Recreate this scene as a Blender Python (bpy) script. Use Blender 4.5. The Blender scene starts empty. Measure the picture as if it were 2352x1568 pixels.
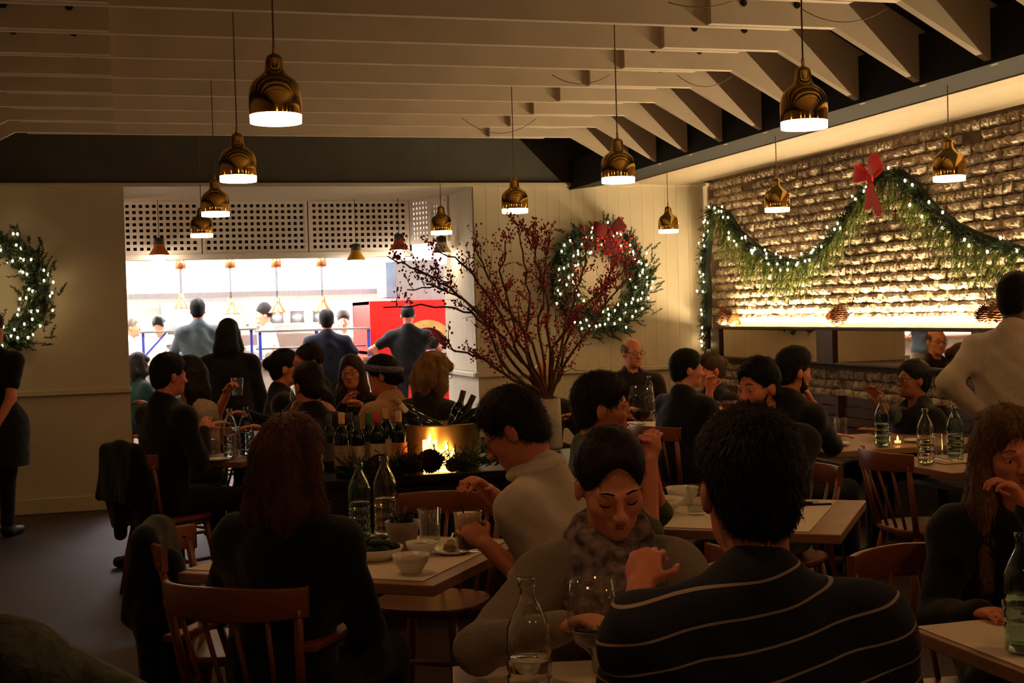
import bpy, math, random
import numpy as np
from mathutils import Vector, Matrix
random.seed(7); RNG = np.random.RandomState(7)
SC = bpy.context.scene
COL = SC.collection
R_ = math.radians
# ------------------------------------------------------------------ camera
FPX, CAMZ = 3070.0, 1.6
YAW, PIT, ROL = R_(16.1), R_(1.27), R_(1.62)
_f = Vector((math.sin(YAW)*math.cos(PIT), math.cos(YAW)*math.cos(PIT), -math.sin(PIT)))
_r0 = Vector((math.cos(YAW), -math.sin(YAW), 0)); _u0 = _r0.cross(_f)
_r = _r0*math.cos(ROL) - _u0*math.sin(ROL); _u = _u0*math.cos(ROL) + _r0*math.sin(ROL)
CAM = Vector((0, 0, CAMZ))
cd = bpy.data.cameras.new('camera'); cd.sensor_width = 36; cd.lens = FPX/2352*36; cd.clip_start = .05
co = bpy.data.objects.new('camera', cd); COL.objects.link(co)
mw = Matrix.Identity(4)
for i in range(3):
    mw[i][0], mw[i][1], mw[i][2], mw[i][3] = _r[i], _u[i], -_f[i], CAM[i]
co.matrix_world = mw
SC.camera = co
# pixel helpers: a pixel gives a direction, the distance comes from the plane it touches
def ray(x, y): return _f + _r*((x-1176)/FPX) + _u*((784-y)/FPX)
def PZ(x, y, Z): d = ray(x, y); return CAM + d*((Z-CAMZ)/d.z)
def PX(x, y, X): d = ray(x, y); return CAM + d*(X/d.x)
def PY(x, y, Y): d = ray(x, y); return CAM + d*(Y/d.y)
def PD(x, y, D): return CAM + ray(x, y)*D
def proj(p):
    q = Vector(p)-CAM; z = q.dot(_f)
    return 1176+FPX*q.dot(_r)/z, 784-FPX*q.dot(_u)/z, z
# ------------------------------------------------------------------ exposure, world
vs = SC.view_settings
vs.view_transform = 'Standard'; vs.look = 'None'; vs.gamma = 1; vs.use_curve_mapping = False
vs.exposure = 0.0
w = bpy.data.worlds.new('night'); SC.world = w; w.use_nodes = True
w.node_tree.nodes['Background'].inputs[0].default_value = (.02, .014, .01, 1)
w.node_tree.nodes['Background'].inputs[1].default_value = .3
# lamp brightness (the strips under the range hood are added)
PENDANT, RIM, LEDGE, KITCHEN, BULB, CANDLE, HEAT = 30.0, 19.0, 430.0, 75.0, 42.0, 30.0, 6.0
# ------------------------------------------------------------------ helpers
def lin(c):
    return tuple((v/255/12.92 if v/255 <= .04045 else ((v/255+.055)/1.055)**2.4) for v in c)
MATS = {}
def M(name, col, rough=.6, metal=0, var=.18, scale=9, bump=0, trans=0, ior=1.45, emit=0, ecol=None,
      stretch=(1, 1, 1), spec=.5, sheen=0, alpha=1):
    if name in MATS: return MATS[name]
    m = bpy.data.materials.new(name); m.use_nodes = True
    nt = m.node_tree; b = nt.nodes['Principled BSDF']
    c = lin(col)
    tc = nt.nodes.new('ShaderNodeTexCoord'); mp = nt.nodes.new('ShaderNodeMapping')
    mp.inputs['Scale'].default_value = stretch
    nz = nt.nodes.new('ShaderNodeTexNoise'); nz.inputs['Scale'].default_value = scale
    nz.inputs['Detail'].default_value = 4
    nt.links.new(tc.outputs['Object'], mp.inputs[0]); nt.links.new(mp.outputs[0], nz.inputs['Vector'])
    rp = nt.nodes.new('ShaderNodeValToRGB')
    rp.color_ramp.elements[0].position = .3; rp.color_ramp.elements[1].position = .7
    rp.color_ramp.elements[0].color = (*[v*(1-var) for v in c], 1)
    rp.color_ramp.elements[1].color = (*[min(1, v*(1+var)) for v in c], 1)
    nt.links.new(nz.outputs['Fac'], rp.inputs[0]); nt.links.new(rp.outputs[0], b.inputs['Base Color'])
    b.inputs['Roughness'].default_value = rough; b.inputs['Metallic'].default_value = metal
    b.inputs['IOR'].default_value = ior; b.inputs['Specular IOR Level'].default_value = spec
    b.inputs['Transmission Weight'].default_value = trans
    if alpha < 1: b.inputs['Alpha'].default_value = alpha
    if sheen: b.inputs['Sheen Weight'].default_value = sheen
    if bump:
        bp = nt.nodes.new('ShaderNodeBump'); bp.inputs['Strength'].default_value = bump
        bp.inputs['Distance'].default_value = .01
        nt.links.new(nz.outputs['Fac'], bp.inputs['Height']); nt.links.new(bp.outputs[0], b.inputs['Normal'])
    if emit:
        b.inputs['Emission Color'].default_value = (*lin(ecol or col), 1)
        b.inputs['Emission Strength'].default_value = emit
    MATS[name] = m
    return m
def thin_glass(name, tint=(250, 252, 250), blend=.5, rough=.03):
    if name in MATS: return MATS[name]
    m = bpy.data.materials.new(name); m.use_nodes = True; nt = m.node_tree; nt.nodes.clear()
    out = nt.nodes.new('ShaderNodeOutputMaterial'); mx = nt.nodes.new('ShaderNodeMixShader'); tr = nt.nodes.new('ShaderNodeBsdfTransparent'); gl = nt.nodes.new('ShaderNodeBsdfGlossy')
    lw = nt.nodes.new('ShaderNodeLayerWeight'); lw.inputs['Blend'].default_value = blend
    tc = nt.nodes.new('ShaderNodeTexCoord'); nz = nt.nodes.new('ShaderNodeTexNoise'); nz.inputs['Scale'].default_value = 25; bp = nt.nodes.new('ShaderNodeBump'); bp.inputs['Strength'].default_value = .06; bp.inputs['Distance'].default_value = .004
    nt.links.new(tc.outputs['Object'], nz.inputs['Vector']); nt.links.new(nz.outputs['Fac'], bp.inputs['Height']); nt.links.new(bp.outputs[0], gl.inputs['Normal'])
    tr.inputs['Color'].default_value = (*lin(tint), 1); gl.inputs['Roughness'].default_value = rough
    pw = nt.nodes.new('ShaderNodeMath'); pw.operation = 'POWER'; pw.inputs[1].default_value = 3.0; ml = nt.nodes.new('ShaderNodeMath'); ml.operation = 'MULTIPLY_ADD'; ml.inputs[1].default_value = .7; ml.inputs[2].default_value = .045
    nt.links.new(lw.outputs['Facing'], pw.inputs[0]); nt.links.new(pw.outputs[0], ml.inputs[0]); nt.links.new(ml.outputs[0], mx.inputs[0]); nt.links.new(tr.outputs[0], mx.inputs[1]); nt.links.new(gl.outputs[0], mx.inputs[2]); nt.links.new(mx.outputs[0], out.inputs[0])
    MATS[name] = m; return m
def tag(o, label=None, cat=None, group=None, kind=None):
    if label: o['label'] = label
    if cat: o['category'] = cat
    if group: o['group'] = group
    if kind: o['kind'] = kind
    return o
def empty(name, loc=(0, 0, 0), rz=0, label=None, cat=None, group=None, kind=None):
    o = bpy.data.objects.new(name, None); COL.objects.link(o)
    o.location = loc; o.rotation_euler = (0, 0, rz); o.empty_display_size = .1
    return tag(o, label, cat, group, kind)
def linkmesh(name, me, mat=None, parent=None, loc=None):
    o = bpy.data.objects.new(name, me); COL.objects.link(o)
    if mat and not me.materials: me.materials.append(mat)
    if parent: o.parent = parent
    if loc is not None: o.location = loc
    return o
def copy_tree(o, parent=None):
    c = o.copy(); COL.objects.link(c)
    if parent: c.parent = parent
    for ch in list(o.children): copy_tree(ch, c)
    return c
class MB:
    def __init__(s): s.v = []; s.f = []
    def poly(s, vs, fs):
        n = len(s.v); s.v += [tuple(v) for v in vs]; s.f += [tuple(i+n for i in f) for f in fs]; return s
    def box(s, lo, hi):
        (a, b, c), (d, e, f) = lo, hi
        return s.poly([(a,b,c),(d,b,c),(d,e,c),(a,e,c),(a,b,f),(d,b,f),(d,e,f),(a,e,f)],
                      [(3,2,1,0),(4,5,6,7),(0,1,5,4),(1,2,6,5),(2,3,7,6),(3,0,4,7)])
    def prism(s, pts, a, b, axis):
        # polygon pts (2D) extruded along axis from a to b
        def mk(p, t):
            return {'x': (t, p[0], p[1]), 'y': (p[0], t, p[1]), 'z': (p[0], p[1], t)}[axis]
        n = len(pts)
        return s.poly([mk(p, a) for p in pts]+[mk(p, b) for p in pts],
                      [tuple(range(n))[::-1], tuple(range(n, 2*n))]+[(i, (i+1) % n, n+(i+1) % n, n+i) for i in range(n)])
    def tube(s, pts, rad, n=8, cap=True):
        pts = [Vector(p) for p in pts]
        if not hasattr(rad, '__len__'): rad = [rad]*len(pts)
        rings = []; up = Vector((.13, .31, .94))
        for i, p in enumerate(pts):
            d = (pts[min(i+1, len(pts)-1)]-pts[max(i-1, 0)])
            d = d.normalized() if d.length > 1e-9 else Vector((0, 0, 1))
            a = d.cross(up)
            if a.length < .15: a = d.cross(Vector((1, 0, 0)))
            a.normalize(); b = d.cross(a)
            rings.append([p+(a*math.cos(2*math.pi*k/n)+b*math.sin(2*math.pi*k/n))*rad[i] for k in range(n)])
        vs = [v for r in rings for v in r]; fs = []
        for i in range(len(pts)-1):
            for k in range(n):
                fs.append((i*n+k, i*n+(k+1) % n, (i+1)*n+(k+1) % n, (i+1)*n+k))
        if cap: fs += [tuple(range(n))[::-1], tuple((len(pts)-1)*n+k for k in range(n))]
        return s.poly(vs, fs)
    def lathe(s, prof, n=24, c=(0, 0, 0), cap=False):
        vs = [(c[0]+r*math.cos(2*math.pi*k/n), c[1]+r*math.sin(2*math.pi*k/n), c[2]+z) for r, z in prof for k in range(n)]
        fs = [(i*n+k, i*n+(k+1) % n, (i+1)*n+(k+1) % n, (i+1)*n+k) for i in range(len(prof)-1) for k in range(n)]
        if cap: fs += [tuple(range(n))[::-1], tuple((len(prof)-1)*n+k for k in range(n))]
        return s.poly(vs, fs)
    def ball(s, c, r, n=8, m=6):
        if not hasattr(r, '__len__'): r = (r, r, r)
        vs = [(c[0], c[1], c[2]-r[2])]; fs = []
        for i in range(1, m):
            t = math.pi*i/m
            for k in range(n):
                a = 2*math.pi*k/n
                vs.append((c[0]+r[0]*math.sin(t)*math.cos(a), c[1]+r[1]*math.sin(t)*math.sin(a), c[2]-r[2]*math.cos(t)))
        vs.append((c[0], c[1], c[2]+r[2])); L = len(vs)-1
        for k in range(n):
            fs.append((0, 1+(k+1) % n, 1+k)); fs.append((L, 1+(m-2)*n+k, 1+(m-2)*n+(k+1) % n))
            for i in range(m-2):
                a = 1+i*n
                fs.append((a+k, a+(k+1) % n, a+n+(k+1) % n, a+n+k))
        return s.poly(vs, fs)
    def mesh(s, name='mesh', smooth=False):
        me = bpy.data.meshes.new(name); me.from_pydata(s.v, [], s.f); me.update()
        if smooth: me.shade_smooth()
        return me
    def build(s, name, mat, parent=None, smooth=False, loc=None):
        return linkmesh(name, s.mesh(name, smooth), mat, parent, loc)
def bevel(o, w=.004, seg=2):
    md = o.modifiers.new('bevel', 'BEVEL'); md.width = w; md.segments = seg; md.limit_method = 'ANGLE'
    return o
def struct(o): o['kind'] = 'structure'; return o
def rotz(p, a): return (p[0]*math.cos(a)-p[1]*math.sin(a), p[0]*math.sin(a)+p[1]*math.cos(a))
# ================================================================== THE SETTING
WALLC = M('wall_paint_cream', (205, 192, 165), .7, var=.05, scale=3)
DARKG = M('dark_grey_upper', (88, 84, 76), .8, var=.08, scale=4)
JOIST = M('joist_cream_paint', (226, 206, 182), .7, var=.07, scale=4)
TRIM = M('trim_paint', (205, 192, 165), .55, var=.04)
FLOORM = M('floor_concrete', (56, 33, 19), .6, var=.3, scale=1.6, bump=.05)
KWHITE = M('kitchen_white_tile', (235, 235, 230), .35, var=.03)
# floor
fl = struct(MB().box((-3.1, -3.2, -.1), (6.2, 21.5, 0)).build('floor', FLOORM))
# back wall: two panels either side of the kitchen opening, bulkhead above
wb = empty('wall_back', (0, 12, 0), kind='structure')
def wpart(name, lo, hi, mat): 
    return MB().box([lo[0], lo[1]-12, lo[2]], [hi[0], hi[1]-12, hi[2]]).build(name, mat, wb)
wpart('wall_panel', (-3.1, 12, 0), (.02, 13.2, 2.77), WALLC)
wpart('wall_panel', (3.13, 12.004, 0), (5.62, 13.2, 2.77), WALLC)
wpart('bulkhead', (-3.1, 12, 2.79), (5.62, 12.3, 3.5), DARKG)  # upper band in one even grey, darker than the wall below
wpart('opening_soffit', (-3.1, 12.02, 2.77), (5.62, 13.6, 2.80), TRIM)
# vertical tongue and groove boards on the right panel and in the opening reveal
bw = .1193
bm_ = MB().box((.0012, -.012, 1.05), (bw-.0012, 0, 2.77)).mesh('board')
bl_ = MB().box((.0012, -.012, .14), (bw-.0012, 0, 1.0)).mesh('board_low')
for i in range(20):
    linkmesh('board', bm_, WALLC, wb, (3.13+i*bw-0.001, .012, 0))
    linkmesh('board', bl_, WALLC, wb, (3.13+i*bw-0.001, .012, 0))
br_ = MB().box((-.012, .0012, 1.05), (0, bw-.0012, 2.77)).mesh('reveal_board')
for i in range(10): linkmesh('board', br_, WALLC, wb, (3.13, .014+i*bw, 0))
# chair rails and baseboards
def rail(name, lo, hi): return struct(bevel(MB().box(lo, hi).build(name, TRIM), .006))
rail('trim_1', (-2.95, 11.965, 1.0), (.03, 12.0, 1.045))
rail('trim_2', (3.09, 11.965, 1.0), (5.48, 12.0, 1.045))
rail('trim_3', (3.085, 12.0, 1.0), (3.118, 13.2, 1.045))
rail('baseboard_left', (-2.95, 11.975, 0), (.03, 12.0, .13))
rail('baseboard_right', (3.1, 11.975, 0), (5.48, 12.0, .13))
rail('trim_4', (-2.95, 11.94, 2.765), (5.62, 12.02, 2.80))
struct(MB().box((-3.1, -3.2, 0), (-2.95, 12.0, 3.5)).build('wall_left', WALLC))
struct(MB().box((-3.1, -3.2, 0), (6.2, -3.05, 3.5)).build('wall_front', WALLC))
# ------------------------------------------------------------------ ceiling with joists
ce = empty('ceiling', (0, 0, 0), kind='structure')
MB().prism([(-1.6, 3.34), (3.2, 3.34), (5.7, 3.06), (5.7, 3.6), (-3.1, 3.6), (-3.1, 3.0)], -3.1, 12.0, 'y').build('ceiling_deck', DARKG, ce)
MB().prism([(4.07, 2.735), (4.67, 2.805), (4.67, 3.0), (4.07, 3.0)], -3.1, 12.0, 'y').build('header', M('header_dark_paint', (20, 18, 16), .9), ce)
MB().prism([(-1.62, 2.735), (-1.02, 2.735), (-1.02, 3.0), (-1.62, 3.0)], -3.1, 12.0, 'y').build('header', M('header_dark_paint', (20, 18, 16), .9), ce)
JY = [5.65+.6065*k for k in range(-14, 9)]
jm = MB().box((-.65, 0, 3.02), (3.36, .045, 3.30)).mesh('joist')
sl = .545
def rafter_mesh(sg):
    xs = 3.58; P = [(2.88, 3.022), (3.58, 3.022), (4.11, 2.735), (4.11, 3.02), (3.6, 3.30), (2.88, 3.30)]
    if sg < 0: P = [(2.85-x, z) for x, z in P][::-1]
    return MB().prism(P, -.055, -.003, 'y').mesh('rafter')
rm, lm = rafter_mesh(1), rafter_mesh(-1)
bolt = MB(); bolt.tube([(0, 0, 0), (0, -.016, 0)], .011, 6); bolt.tube([(0, 0, 0), (0, -.005, 0)], .019, 10)
boltm = bolt.mesh('bolt'); BOLTM = M('bolt_steel', (70, 62, 50), .4, .8)
for k, y in enumerate(JY):
    j = linkmesh('joist', jm, JOIST, ce, (0, y, 0))
    for mm, xs in ((rm, (3.06, 3.36)), (lm, (-.21, -.51))):
        r = linkmesh('rafter', mm, JOIST, ce, (0, y, 0))
        if y > 3:
            for x in xs:
                b = linkmesh('bolt', boltm, BOLTM, r, (x, -.055, 3.13))
# soffit along the brick wall
so = struct(MB().prism([(4.69, 2.80), (4.78, 2.785), (5.15, 2.775), (5.36, 2.79), (5.62, 2.86), (5.62, 3.1), (4.69, 3.1)], -3.1, 11.95, 'y').build('trim_5', M('soffit_paint', (172, 156, 132), .7, var=.04)))
# loose cables swagging between the joists
for i, (a, b, sag, yy) in enumerate([((1268, 172), (1400, 172), 26, 7.3), ((1555, 172), (1680, 175), 32, 7.3), ((1060, 270), (1232, 272), 44, 9.1), ((1840, 20), (2040, 18), 40, 5.5), ((1535, 5), (1680, 3), 16, 5.5)]):
    pts = []
    for t in range(13):
        u = t/12; pts.append(PY(a[0]+(b[0]-a[0])*u, a[1]+(b[1]-a[1])*u+sag*4*u*(1-u)*.8, yy))
    o = MB().tube(pts, .0022, 6).build('hanging_cable', M('cable_rubber', (120, 100, 82), .6), smooth=True)
    tag(o, ['loose cable loop hanging between ceiling joists above the berry branches', 'loose cable loop under the joists left of the near right pendant', 'loose cable loop hanging under the furthest joists', 'pale loose cable loop by the nearest rafters at top right', 'loose cable at the very top of the ceiling centre', 'faint loose cable loop at upper left ceiling'][i], 'cable', 'loose ceiling cables')
# ------------------------------------------------------------------ brick wall on the right
def brick_mat():
    m = bpy.data.materials.new('whitewashed_brick'); m.use_nodes = True; nt = m.node_tree; b = nt.nodes['Principled BSDF']
    tc = nt.nodes.new('ShaderNodeTexCoord'); oi = nt.nodes.new('ShaderNodeObjectInfo')
    nz = nt.nodes.new('ShaderNodeTexNoise'); nz.inputs['Scale'].default_value = 14; nz.inputs['Detail'].default_value = 6
    geo = nt.nodes.new('ShaderNodeNewGeometry')
    nt.links.new(geo.outputs['Position'], nz.inputs['Vector'])
    rp = nt.nodes.new('ShaderNodeValToRGB'); e = rp.color_ramp.elements
    e[0].position = .3; e[0].color = (*lin((132, 104, 82)), 1); e[1].position = .62; e[1].color = (*lin((210, 194, 170)), 1)
    n = rp.color_ramp.elements.new(.45); n.color = (*lin((178, 156, 130)), 1)
    nt.links.new(nz.outputs['Fac'], rp.inputs[0])
    hs = nt.nodes.new('ShaderNodeHueSaturation')
    mr = nt.nodes.new('ShaderNodeMapRange'); mr.inputs['To Min'].default_value = .72; mr.inputs['To Max'].default_value = 1.12
    nt.links.new(oi.outputs['Random'], mr.inputs['Value']); nt.links.new(mr.outputs[0], hs.inputs['Value'])
    nt.links.new(rp.outputs[0], hs.inputs['Color']); nt.links.new(hs.outputs[0], b.inputs['Base Color'])
    b.inputs['Roughness'].default_value = .85
    n2 = nt.nodes.new('ShaderNodeTexNoise'); n2.inputs['Scale'].default_value = 45; n2.inputs['Detail'].default_value = 5
    nt.links.new(geo.outputs['Position'], n2.inputs['Vector'])
    bp = nt.nodes.new('ShaderNodeBump'); bp.inputs['Strength'].default_value = .9; bp.inputs['Distance'].default_value = .012
    nt.links.new(n2.outputs['Fac'], bp.inputs['Height']); nt.links.new(bp.outputs[0], b.inputs['Normal'])
    return m
BRICK = brick_mat(); MORTAR = M('old_mortar', (112, 92, 72), .95, var=.25, scale=18, bump=.6)
wr = struct(MB().box((5.505, -3.2, 0), (6.2, 13.2, 3.5)).build('wall_right', MORTAR))
CH = .0755
def brick_geo(L, seed):
    rg = np.random.RandomState(seed); nu, nv = 7, 3; hz = .0315
    vs, fs = [], []
    for j in range(nv+1):
        for i in range(nu+1):
            u = i/nu; v = j/nv
            edge = min(u, 1-u)*L < .012 or v < .01 or v > .99
            dx = -(.022 if not edge else .008) + rg.uniform(-.007, .007)
            vs.append((dx, -L/2+L*u+rg.uniform(-.004, .004), -hz+2*hz*v+rg.uniform(-.005, .005)*(1.3 if j in (0, nv) else 1)))
    W = nu+1
    for j in range(nv):
        for i in range(nu): fs.append((j*W+i, (j+1)*W+i, (j+1)*W+i+1, j*W+i+1))
    rim = [i for i in range(W)]+[j*W+nu for j in range(1, nv+1)]+[nv*W+i for i in range(nu-1, -1, -1)]+[j*W for j in range(nv-1, 0, -1)]
    n0 = len(vs); vs += [(.012, vs[i][1], vs[i][2]) for i in rim]
    for k in range(len(rim)):
        a, b = rim[k], rim[(k+1) % len(rim)]; fs.append((a, b, n0+(k+1) % len(rim), n0+k))
    return vs, fs
BV = {}
for L in ('s', 'h'):
    for s in range(9): BV[(L, s)] = brick_geo(.200 if L == 's' else .094, s*7+(3 if L == 'h' else 0))
spots = []
for c in range(8, 37):
    z = .04+CH*c
    if z > 2.83: break
    if 1.08 < z < 1.42: continue
    hdr = (c % 6 == 0)
    step = .105 if hdr else .211
    y = 6.3+(0 if c % 2 else step/2)+random.uniform(-.01, .01)
    while y < 12.0-step/2:
        if random.random() > .012:
            k = 'h' if hdr else 's'
            yy = y; 
            p = proj((5.48, yy, z)); vis = -30 < p[0] < 2382
            spots.append((step/p[2]**2.2 if vis else 0, k, random.randrange(9), yy, z+random.uniform(-.003, .003), random.uniform(-.009, .004), random.uniform(-1, 1)*.015))
        y += step
spots.sort(key=lambda q: -q[0])
BMESH = {}
rest = MB()
for n, (_, k, s, y, z, dx, rx) in enumerate(spots):
    if n < 300:
        if (k, s) not in BMESH:
            v, f = BV[(k, s)]; BMESH[(k, s)] = MB().poly(v, f).mesh('brick')
        o = linkmesh('brick', BMESH[(k, s)], BRICK, wr, (5.505+dx, y, z)); o.rotation_euler = (rx, 0, 0)
    else:
        v, f = BV[(k, s)]; rest.poly([(5.505+dx+q[0], y+q[1], z+q[2]) for q in v], f)
o = rest.build('far_bricks', BRICK, wr); o['kind'] = 'stuff'
# ledge with light strip, mirror band with wooden posts
LX = 5.38
led = empty('light_ledge', (LX, 9.3, 1.385), 0, 'long brightly lit shelf above the mirror band on the brick wall', 'ledge')
MB().box((0, -5.4, 0), (.13, 2.42, .012)).build('shelf', M('shelf_painted_wood', (120, 92, 62), .6), led)
MB().box((-.004, -5.4, .0), (.008, 2.42, .022)).build('front_lip', M('ledge_lip_wood', (70, 48, 32), .6), led)
MB().box((.02, -5.3, .013), (.04, 2.28, .017)).build('light_strip', M('warm_light_strip', (255, 228, 180), emit=LEDGE, ecol=(255, 225, 172)), led)
MIRR = M('mirror_glass', (215, 205, 190), .02, 1, var=.01)
DWOOD = M('dark_stained_wood', (62, 34, 22), .45, var=.3, scale=6, stretch=(1, 1, .15))
mir = empty('mirror_band', (LX, 9.3, 1.25), 0, 'long low mirror in dark wood frame below the lit shelf', 'mirror')
def ym(x): return PX(x, 790, LX).y-9.3
yy = [ym(1637), ym(1656), ym(1880), ym(1917), ym(2237), ym(2262)]
MB().box((.004, yy[2], -.125), (.014, yy[1], .128)).build('mirror_pane', MIRR, mir)
MB().box((.004, yy[4], -.125), (.014, yy[3], .13)).build('mirror_pane', MIRR, mir)
MB().box((.004, -5.4, -.125), (.014, yy[5], .13)).build('mirror_pane', MIRR, mir)
for a, b in ((1, 0), (3, 2), (5, 4)):
    MB().box((-.02, yy[a], -.135), (.03, yy[b], .133)).build('post', DWOOD, mir)
MB().box((-.012, -5.4, -.138), (.02, yy[0], -.122)).build('bottom_rail', DWOOD, mir)
# slatted bench along the brick wall
bn = empty('slatted_bench', (5.2, 8.6, 0), 0, 'long dark wooden slatted bench along the brick wall', 'bench')
for i in range(5):
    MB().box((.08-i*.0-.02+.012*i, -2.2, .5+i*.076), (.105-.02+.012*i, 3.2, .565+i*.076)).build('back_slat', DWOOD, bn)
for i in range(5): MB().box((-.34+i*.085, -2.2, .42), (-.265+i*.085, 3.2, .45)).build('seat_slat', DWOOD, bn)
for y in (-2.0, -.7, .6, 1.9, 3.0):
    MB().box((-.33, y, 0), (-.28, y+.05, .42)).build('leg', DWOOD, bn); MB().box((.06, y, 0), (.14, y+.05, .88)).build('upright', DWOOD, bn)
# ------------------------------------------------------------------ kitchen shell
struct(MB().box((-1.5, 20.4, 0), (4.6, 20.6, 3.5)).build('wall_kitchen_back', KWHITE))
struct(MB().box((-1.6, 13.2, 0), (-1.5, 20.6, 3.5)).build('wall_kitchen_left', KWHITE))
struct(MB().box((4.5, 13.2, 0), (4.6, 20.6, 3.5)).build('wall_kitchen_right', KWHITE))
kc = struct(MB().box((-1.6, 13.6, 3.2), (4.6, 20.6, 3.3)).build('ceiling_kitchen', KWHITE))
for i, (x, y) in enumerate([(-.4, 15.6), (1.2, 15.6), (2.8, 15.6), (-.4, 17.6), (1.2, 17.6), (2.8, 17.6), (-.4, 19.3), (1.2, 19.3), (2.8, 19.3)]):
    t = empty('kitchen_ceiling_panel', (x, y, 3.16), 0, 'bright white square light panel in the kitchen ceiling', 'ceiling light', 'kitchen ceiling light panels')
    MB().box((-.32, -.32, .0), (.32, .32, .04)).build('frame', KWHITE, t)
    MB().box((-.3, -.3, -.012), (.3, .3, -.002)).build('diffuser', M('kitchen_panel_light', (255, 250, 240), emit=KITCHEN, ecol=(255, 247, 250)), t)

# ================================================================== KITCHEN CONTENTS
STEEL = M('brushed_steel', (190, 192, 195), .3, .9, var=.08, scale=30, stretch=(1, 1, .1))
COPPER = M('copper', (214, 140, 90), .28, .85, var=.1)
COUNTW = M('counter_wood_edge', (150, 96, 62), .5, var=.2)
CREAMP = M('counter_cream_panel', (205, 190, 170), .6)
GLASS = thin_glass('clear_glass')
PWHITE = M('white_ceramic', (228, 222, 210), .3, var=.04)
k = empty('service_counter', (0, 16.2, 0), 0, 'long cream kitchen service counter with wood top edge', 'counter')
MB().box((-1.4, .05, 0), (2.9, .6, 1.06)).build('body', CREAMP, k)
for i in range(6): MB().box((-1.35+i*.7, .03, .08), (-.72+i*.7, .06, .98)).build('panel', CREAMP, k)
bevel(MB().box((-1.4, -.02, 1.06), (2.92, .65, 1.1)).build('worktop', COUNTW, k), .006)
BLUEM = M('blue_tinted_post', (70, 80, 190), .3, .3)
cs = empty('glass_display_case', (1.53, 16.32, 1.1), 0, 'glass food display case with blue posts on the counter', 'display case')
for x in (.02, .70, 1.34): MB().box((x-.018, -.03, 0), (x+.018, .0, .35)).build('post', BLUEM, cs)
MB().box((0, -.04, .335), (1.37, .42, .36)).build('top', STEEL, cs)
for x in (.04, .72): MB().box((x, -.02, .01), (x+.6, -.014, .335)).build('glass_pane', GLASS, cs)
MB().box((0, .3, .12), (1.36, .42, .14)).build('shelf', STEEL, cs)
for i, (x, c) in enumerate([(1.72, (235, 220, 200)), (2.0, (240, 232, 215)), (2.4, (220, 190, 150)), (2.66, (235, 225, 205))]):
    o = MB().lathe([(.0, 0), (.09, 0), (.1, .05), (.085, .08), (.0, .1)], 14).build('food_tray', M('case_food%d' % i, c, .6, var=.3, scale=30), loc=(x, 16.52, 1.102))
    tag(o, ['rounded pale food dish inside the display case, nearest its left post', 'rounded white food dish inside the case, second from its left post', 'tan food dish inside the display case behind the dark-shirted waiter', 'pale food dish at the oven end of the display case'][i], 'food', 'food in the display case')
rk = empty('pass_shelf', (.16, 16.35, 1.1), 0, 'steel pass shelf with slanted brace at left of counter', 'shelf')
MB().box((0, 0, .37), (1.35, .4, .39)).build('shelf', STEEL, rk)
for x in (.02, 1.28): MB().box((x, .02, 0), (x+.03, .05, .37)).build('post', BLUEM, rk)
MB().tube([(.05, .03, .1), (.3, .03, .37)], .012).build('brace', BLUEM, rk)
for i, (x, z, r, h) in enumerate([(.45, .392, .17, .10), (.85, .392, .17, .12), (.42, .0, .14, .22), (.8, .0, .15, .2)]):
    o = MB().lathe([(.0, 0), (r*.9, 0), (r, h*.5), (r, h), (r*.92, h), (r*.9, .02), (0, .02)], 20).build('plate_stack' if z > .1 else 'stock_pot', PWHITE if z > .1 else STEEL, smooth=True, loc=(.16+x, 16.55, 1.102+z))
    tag(o, ['wide white bowl stack at left end of the steel pass shelf', 'tall white bowl stack beside the grey-shirted waiter', 'steel pot under the left end of the pass shelf', 'steel pot under the pass shelf beside the grey-shirted waiter'][i], 'bowl' if z > .1 else 'pot')
hd = empty('range_hood', (1.6, 18.6, 1.9), 0, 'wide white range hood across the kitchen back', 'hood')
MB().box((-3.05, -.55, .06), (2.6, 1.78, 1.25)).build('hood_body', KWHITE, hd)
MB().box((-3.05, -.6, .0), (2.6, -.53, .07)).build('front_gutter', STEEL, hd)
for i in range(4):
    MB().box((-2.6+i*1.35, -.1, .045), (-1.6+i*1.35, .1, .058)).build('added_hood_fill', M('added_hood_fill', (255, 250, 242), emit=KITCHEN*2.2, ecol=(255, 248, 240)), hd)  # unseen strips added to brighten the space under the hood
for i in range(9): MB().tube([(-.3+i*.3, -.61, .0), (-.3+i*.3, -.62, -.05), (-.28+i*.3, -.64, -.05)], .006, 5).build('hook', STEEL, hd)
ov = empty('steel_oven', (.98, 19.5, 0), 0, 'steel oven with dark slot on the kitchen back line', 'oven')
MB().box((-.5, -.3, 0), (.5, .5, 1.85)).build('body', STEEL, ov)
MB().box((-.42, -.32, 1.42), (.42, -.29, 1.56)).build('slot', M('dark_oven_slot', (20, 20, 22), .5), ov)
MB().box((-.45, -.33, 1.57), (.45, -.29, 1.8)).build('door', STEEL, ov)
sh = empty('kitchen_wall_shelf', (2.45, 19.7, 1.5), 0, 'steel wall shelf holding pots behind the chefs', 'shelf')
MB().box((-.75, -.2, 0), (.75, .2, .03)).build('shelf', STEEL, sh)
for x in (-.6, .6): MB().box((x, .0, -.25), (x+.03, .2, 0)).build('bracket', STEEL, sh)
for i, x in enumerate((2.12, 2.42, 2.75)):
    o = MB().lathe([(0, 0), (.1, 0), (.1, .17), (.093, .17), (.09, .02), (0, .02)], 18).build('shelf_pot', STEEL, smooth=True, loc=(x, 19.7, 1.532))
    tag(o, ['leftmost steel pot on the kitchen wall shelf', 'middle steel pot on the kitchen wall shelf', 'rightmost steel pot on the kitchen wall shelf'][i], 'pot', 'steel pots on the wall shelf')
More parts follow.
